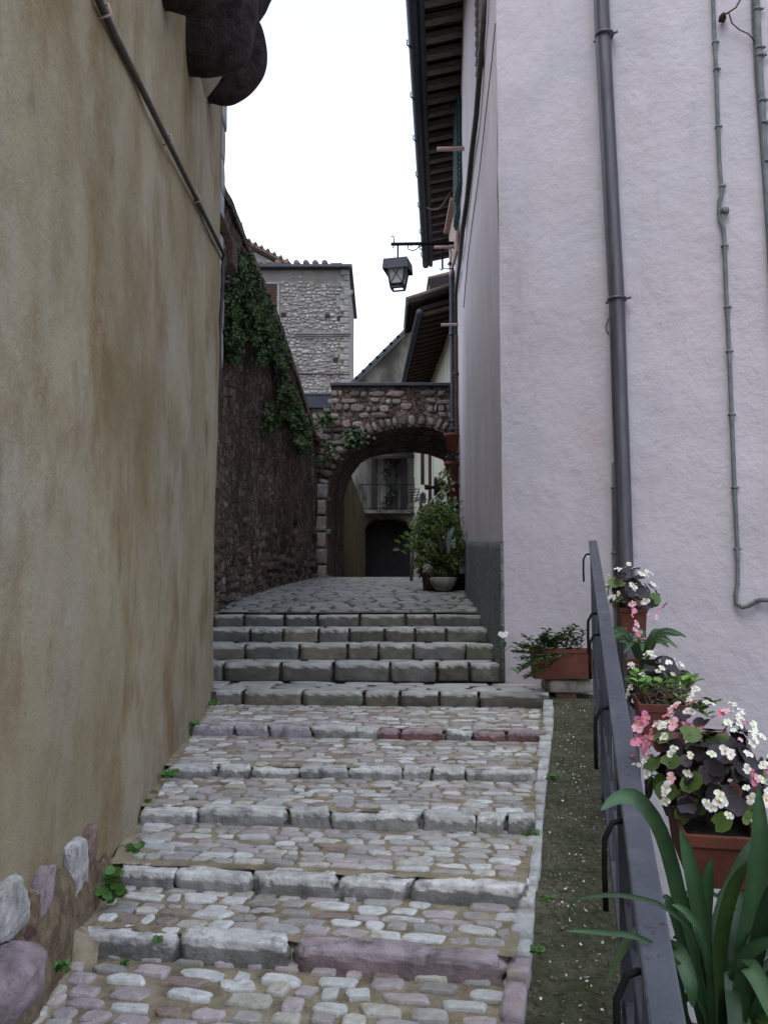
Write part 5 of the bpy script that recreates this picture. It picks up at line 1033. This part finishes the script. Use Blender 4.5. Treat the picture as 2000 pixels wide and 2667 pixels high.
zt_ = atY(1000, 1262, YD-1).z; mb = MB(); mb.bar((bx0, YD-.97, zt_), (bx1, YD-.97, zt_), .04, .04); mb.bar((bx0, YD-.97, zb+.08), (bx1, YD-.97, zb+.08), .03, .03); x = bx0
while x < bx1: mb.bar((x, YD-.97, zb), (x, YD-.97, zt_), .022, .022, up=(0, 1, 0)); x += .15
mb.build('railing', M['black'], bo, smooth=False)
for u0, wd_ in ((973, .22), (1008, .10), (1052, .32), (1031, .08)):
    mb = MB(); p = atY(u0, 1300, YD-.2); mb.bx(p.x-wd_/2, p.x+wd_/2, YD-.16, YD-.02, zb, atY(1000, 1195, YD).z); mb.build('timber_post', M['dkwood'], bo, smooth=False)
mb = MB(); mb.hexa([(bx0+.5, YD-1.1, 5.9), (bx1, YD-1.1, 5.9), (bx1, YD-.02, 6.6), (bx0+.5, YD-.02, 6.6), (bx0+.5, YD-1.1, 6.0), (bx1, YD-1.1, 6.0), (bx1, YD-.02, 6.7), (bx0+.5, YD-.02, 6.7)]); mb.bar((atY(1030, 1200, YD).x, YD-.1, 5.2), (atY(1050, 1180, YD).x, YD-1.0, 5.9), .08, .08); mb.build('canopy', M['dkwood'], bo, smooth=False)
mb = MB()
for i in range(260):
    v = rb.uniform(1195, 1330); p = atY(1012+6*sin(v*.08)+rb.gauss(0, 4), v, YD-.35); leaf(mb, p, rv(rb), rv(rb), .16, .1, (.035, .04, .028))
mb.tube([atY(1012, 1330, YD-.3), atY(1010, 1260, YD-.3), atY(1013, 1195, YD-.3)], .05, 6, (.05, .04, .03)); mb.build('vine', M['leaf'], smooth=False, label='dead-looking vine climbing between the balcony posts through the arch', cat='vine')
cf = MB(); c = atY(1085, 1290, 34)
for i in range(5): cf.tube([c+V3((-.25, 0, -.25+i*.12)), c+V3((.3, 0, -.2+i*.12))], .018, 5)
for i in range(3): cf.tube([c+V3((-.25+i*.18, 0, -.3)), c+V3((-.05+i*.18, 0, .3))], .018, 5)
cf.tube([c+V3((.45, 0, .2)), cwp(34, 0, c.z+.1)], .02, 5); cf.tube([c+V3((-.1, 0, .3)), c+V3((-.1, 0, .75))], .015, 5)
cf.build('flower_rack', M['black'], label='black wire flower rack fixed at the right end of the balcony', cat='rack')
# ------------------------------------------------------------------ stone tower house
YT = 50.0
th = thing('stone_tower_house', 'tall pale rubble stone house rising behind the garden wall', 'building', (-5, YT, 0))
xr_ = atY(908, 850, YT).x; xl_ = -11.0; zT = atY(850, 703, YT).z
mb = MB(); mb.bx(xl_, xr_, YT, YT+9, -3, zT); tw = mb.build('wall', M['tmortar'], th, smooth=False)
def tpt(u, v): return atY(u, v, YT)
holes = [(853, 824), (885, 829), (874, 938), (739, 820)]; HP = [tpt(u, v) for u, v in holes]
wl, wr, wt, wb_ = tpt(683, 700).x, tpt(724, 700).x, tpt(700, 742).z, tpt(700, 830).z
def tmap(s, t): return V3((xl_+s, YT-.01, 9+t)), V3((1, 0, 0)), V3((0, 0, 1)), V3((0, -1, 0))
def tskip(s, t):
    x, z = xl_+s, 9+t
    if z > zT-.75 and rs.random() < .93: return True
    if x > xr_-.12: return True
    if any(abs(x-p.x) < .2 and abs(z-p.z) < .18 for p in HP): return True
    if wl-.35 < x < wr+.25 and wb_-.3 < z < wt+.3: return True
    if x > tpt(875, 780).x and abs(z-tpt(880, 786).z) < .5: return True
    if abs(z-tpt(800, 872).z) < .2 and x > tpt(770, 872).x: return True
    if x < -8.6: return True
    return rs.random() < .10
tcol = lambda r: (lambda q, w_: (q, q*w_, q*w_*.97))(r.uniform(.34, .62), r.uniform(.86, .98))
sb = MB(); pack(sb, tmap, xr_-xl_, zT-9.4, .19, .16, .44, .06, tcol, gap=.035, skip=tskip, k=7, r=rs, sink=.03, wob=.9); sb.build('stones', M['tower'], tw)
mb = MB()
for i in range(28):
    z = 9.2+i*.38; w_ = .55 if i % 2 else .32; mb.blob((xr_-w_/2+.03, YT-.02, z), (w_/2, 0, 0), (0, .08, 0), (0, 0, .18), (.38*rs.uniform(.9, 1.1), .365, .345), n=4, rnd=.07, amp=.02, seed=i+60)
mb.build('quoins', M['tower'], th)
for p in HP: mb = MB(); mb.box((p.x, YT-.02, p.z), (.15, 0, 0), (0, .04, 0), (0, 0, .13)); mb.build('putlog_hole_shade', M['soil'], th, smooth=False)  # raised dark blocks; the shade inside each hole is put into their colour
mb = MB(); a, b = tpt(772, 870), tpt(909, 870)
for j, (dz, o_) in enumerate(((0, .22), (-.12, .15), (-.24, .09))): mb.bx(a.x, b.x+o_*.6, YT-o_, YT-.0, a.z+dz-.06, a.z+dz+.05)
mb.build('string_course', M['tmortar'], th, smooth=False)
mb = MB(); z = tpt(850, 973).z; mb.tube([(tpt(740, 900).x, YT-.1, z), (tpt(775, 900).x, YT-.1, z), (tpt(850, 900).x, YT-.1, z-.06), (xr_+.1, YT-.1, z-.08)], .04, 6); mb.tube([(tpt(776, 950).x, YT-.1, tpt(776, 948).z), (tpt(776, 950).x, YT-.1, tpt(776, 1020).z)], .035, 6); mb.build('cable', M['cable'], th)
mb = MB(); p = tpt(907, 762); mb.hexa([(xr_-.3, YT-.12, p.z-.12), (xr_+.06, YT-.12, p.z-.2), (xr_+.06, YT+.3, p.z-.2), (xr_-.3, YT+.3, p.z-.12), (xr_-.3, YT-.15, p.z+.05), (xr_+.26, YT-.15, p.z+.12), (xr_+.26, YT+.3, p.z+.12), (xr_-.3, YT+.3, p.z+.05)]); mb.c = [(.42, .41, .40, 1)]*len(mb.v); mb.build('corner_bracket', M['tower'], th, smooth=False)
mb = MB(); p = tpt(892, 785); mb.bx(p.x-.38, xr_-.03, YT-.05, YT-.005, p.z-.36, p.z+.36, (.33, .33, .34)); mb.build('plaque', M['tower'], th, smooth=False)
win = MB(); win.bx(wl-.25, wr+.12, YT-.10, YT-.0, wb_-.2, wt+.14, (.42, .43, .45)); wo_ = win.build('window', M['tower'], th, smooth=False)
mb = MB(); mb.bx(wl-.1, wr-.02, YT-.16, YT-.101, wb_, wt+.02); mb.build('reveal', M['wood'], wo_, smooth=False)
mb = MB()
for i in range(22): z = wb_+.05+i*(wt-wb_-.1)/21; mb.bx(wl+.12, wr-.1, YT-.21, YT-.162, z, z+.055)
mb.build('shutter', M['wood'], wo_, smooth=False)
mb = MB(); mb.bx(xl_-.4, xr_+.22, YT-.55, YT+9.3, zT+.003, zT+.16); rf = mb.build('roof', M['gutter'], th, smooth=False)
mb = MB(); x = xl_
while x < xr_-1.2: mb.tube([(x, YT-.5, zT+.25), (x, YT+4.5, zT+1.5)], .19, 8); x += .57
mb.bx(xr_-1.1, xr_-.4, YT-.4, YT+2, zT+.16, zT+.3); mb.build('tiles', M['tile'], rf)
# roof of the house behind it
bh = thing('rear_house', 'low gabled roof with whitewashed wall peeping behind the stone house', 'house', (-9, 56, 10))
A, B = atY(640, 640, 56), atY(735, 690, 56); A2 = A+(A-B).normalized()*3; mb = MB(); z = atY(700, 712, 56).z
mb.prism([(A2.x, 56, z-2), (B.x+1, 56, z-2), (B.x, 56, B.z-.1), (A2.x, 56, A2.z-.1)], (0, 6, 0)); mb.build('wall', M['white'], bh, smooth=False)
mb = MB(); n_ = V3((B.x-A2.x, 0, B.z-A2.z)).normalized(); mb.bar(A2+V3((0, 2.5, .1)), B+n_*.6+V3((0, 2.5, .1)), 6.6, .18); rf = mb.build('roof', M['tile'], bh, smooth=False)
mb = MB()
for i in range(14): p = A2.lerp(B+n_*.5, i/13); mb.tube([p+V3((0, -.9, .24)), p+V3((0, 5, .24))], .12, 6)
mb.build('tiles', M['tile'], rf)
an = thing('tv_antenna', 'faint television antenna on a thin mast against the sky', 'antenna', atY(632, 640, 56)); mb = MB(); a = atY(631, 592, 56); mb.tube([a+V3((0, 0, -2.5)), a+V3((0, 0, .5))], .03, 5); mb.build('mast', M['conduit'], an)
mb = MB(); mb.tube([a, atY(688, 594, 56)], .02, 5)
for i in range(12): p = a.lerp(atY(688, 594, 56), i/11); mb.tube([p+V3((0, -.3, -.12)), p+V3((0, .3, .12))], .012, 4)
mb.build('aerial', M['conduit'], an)
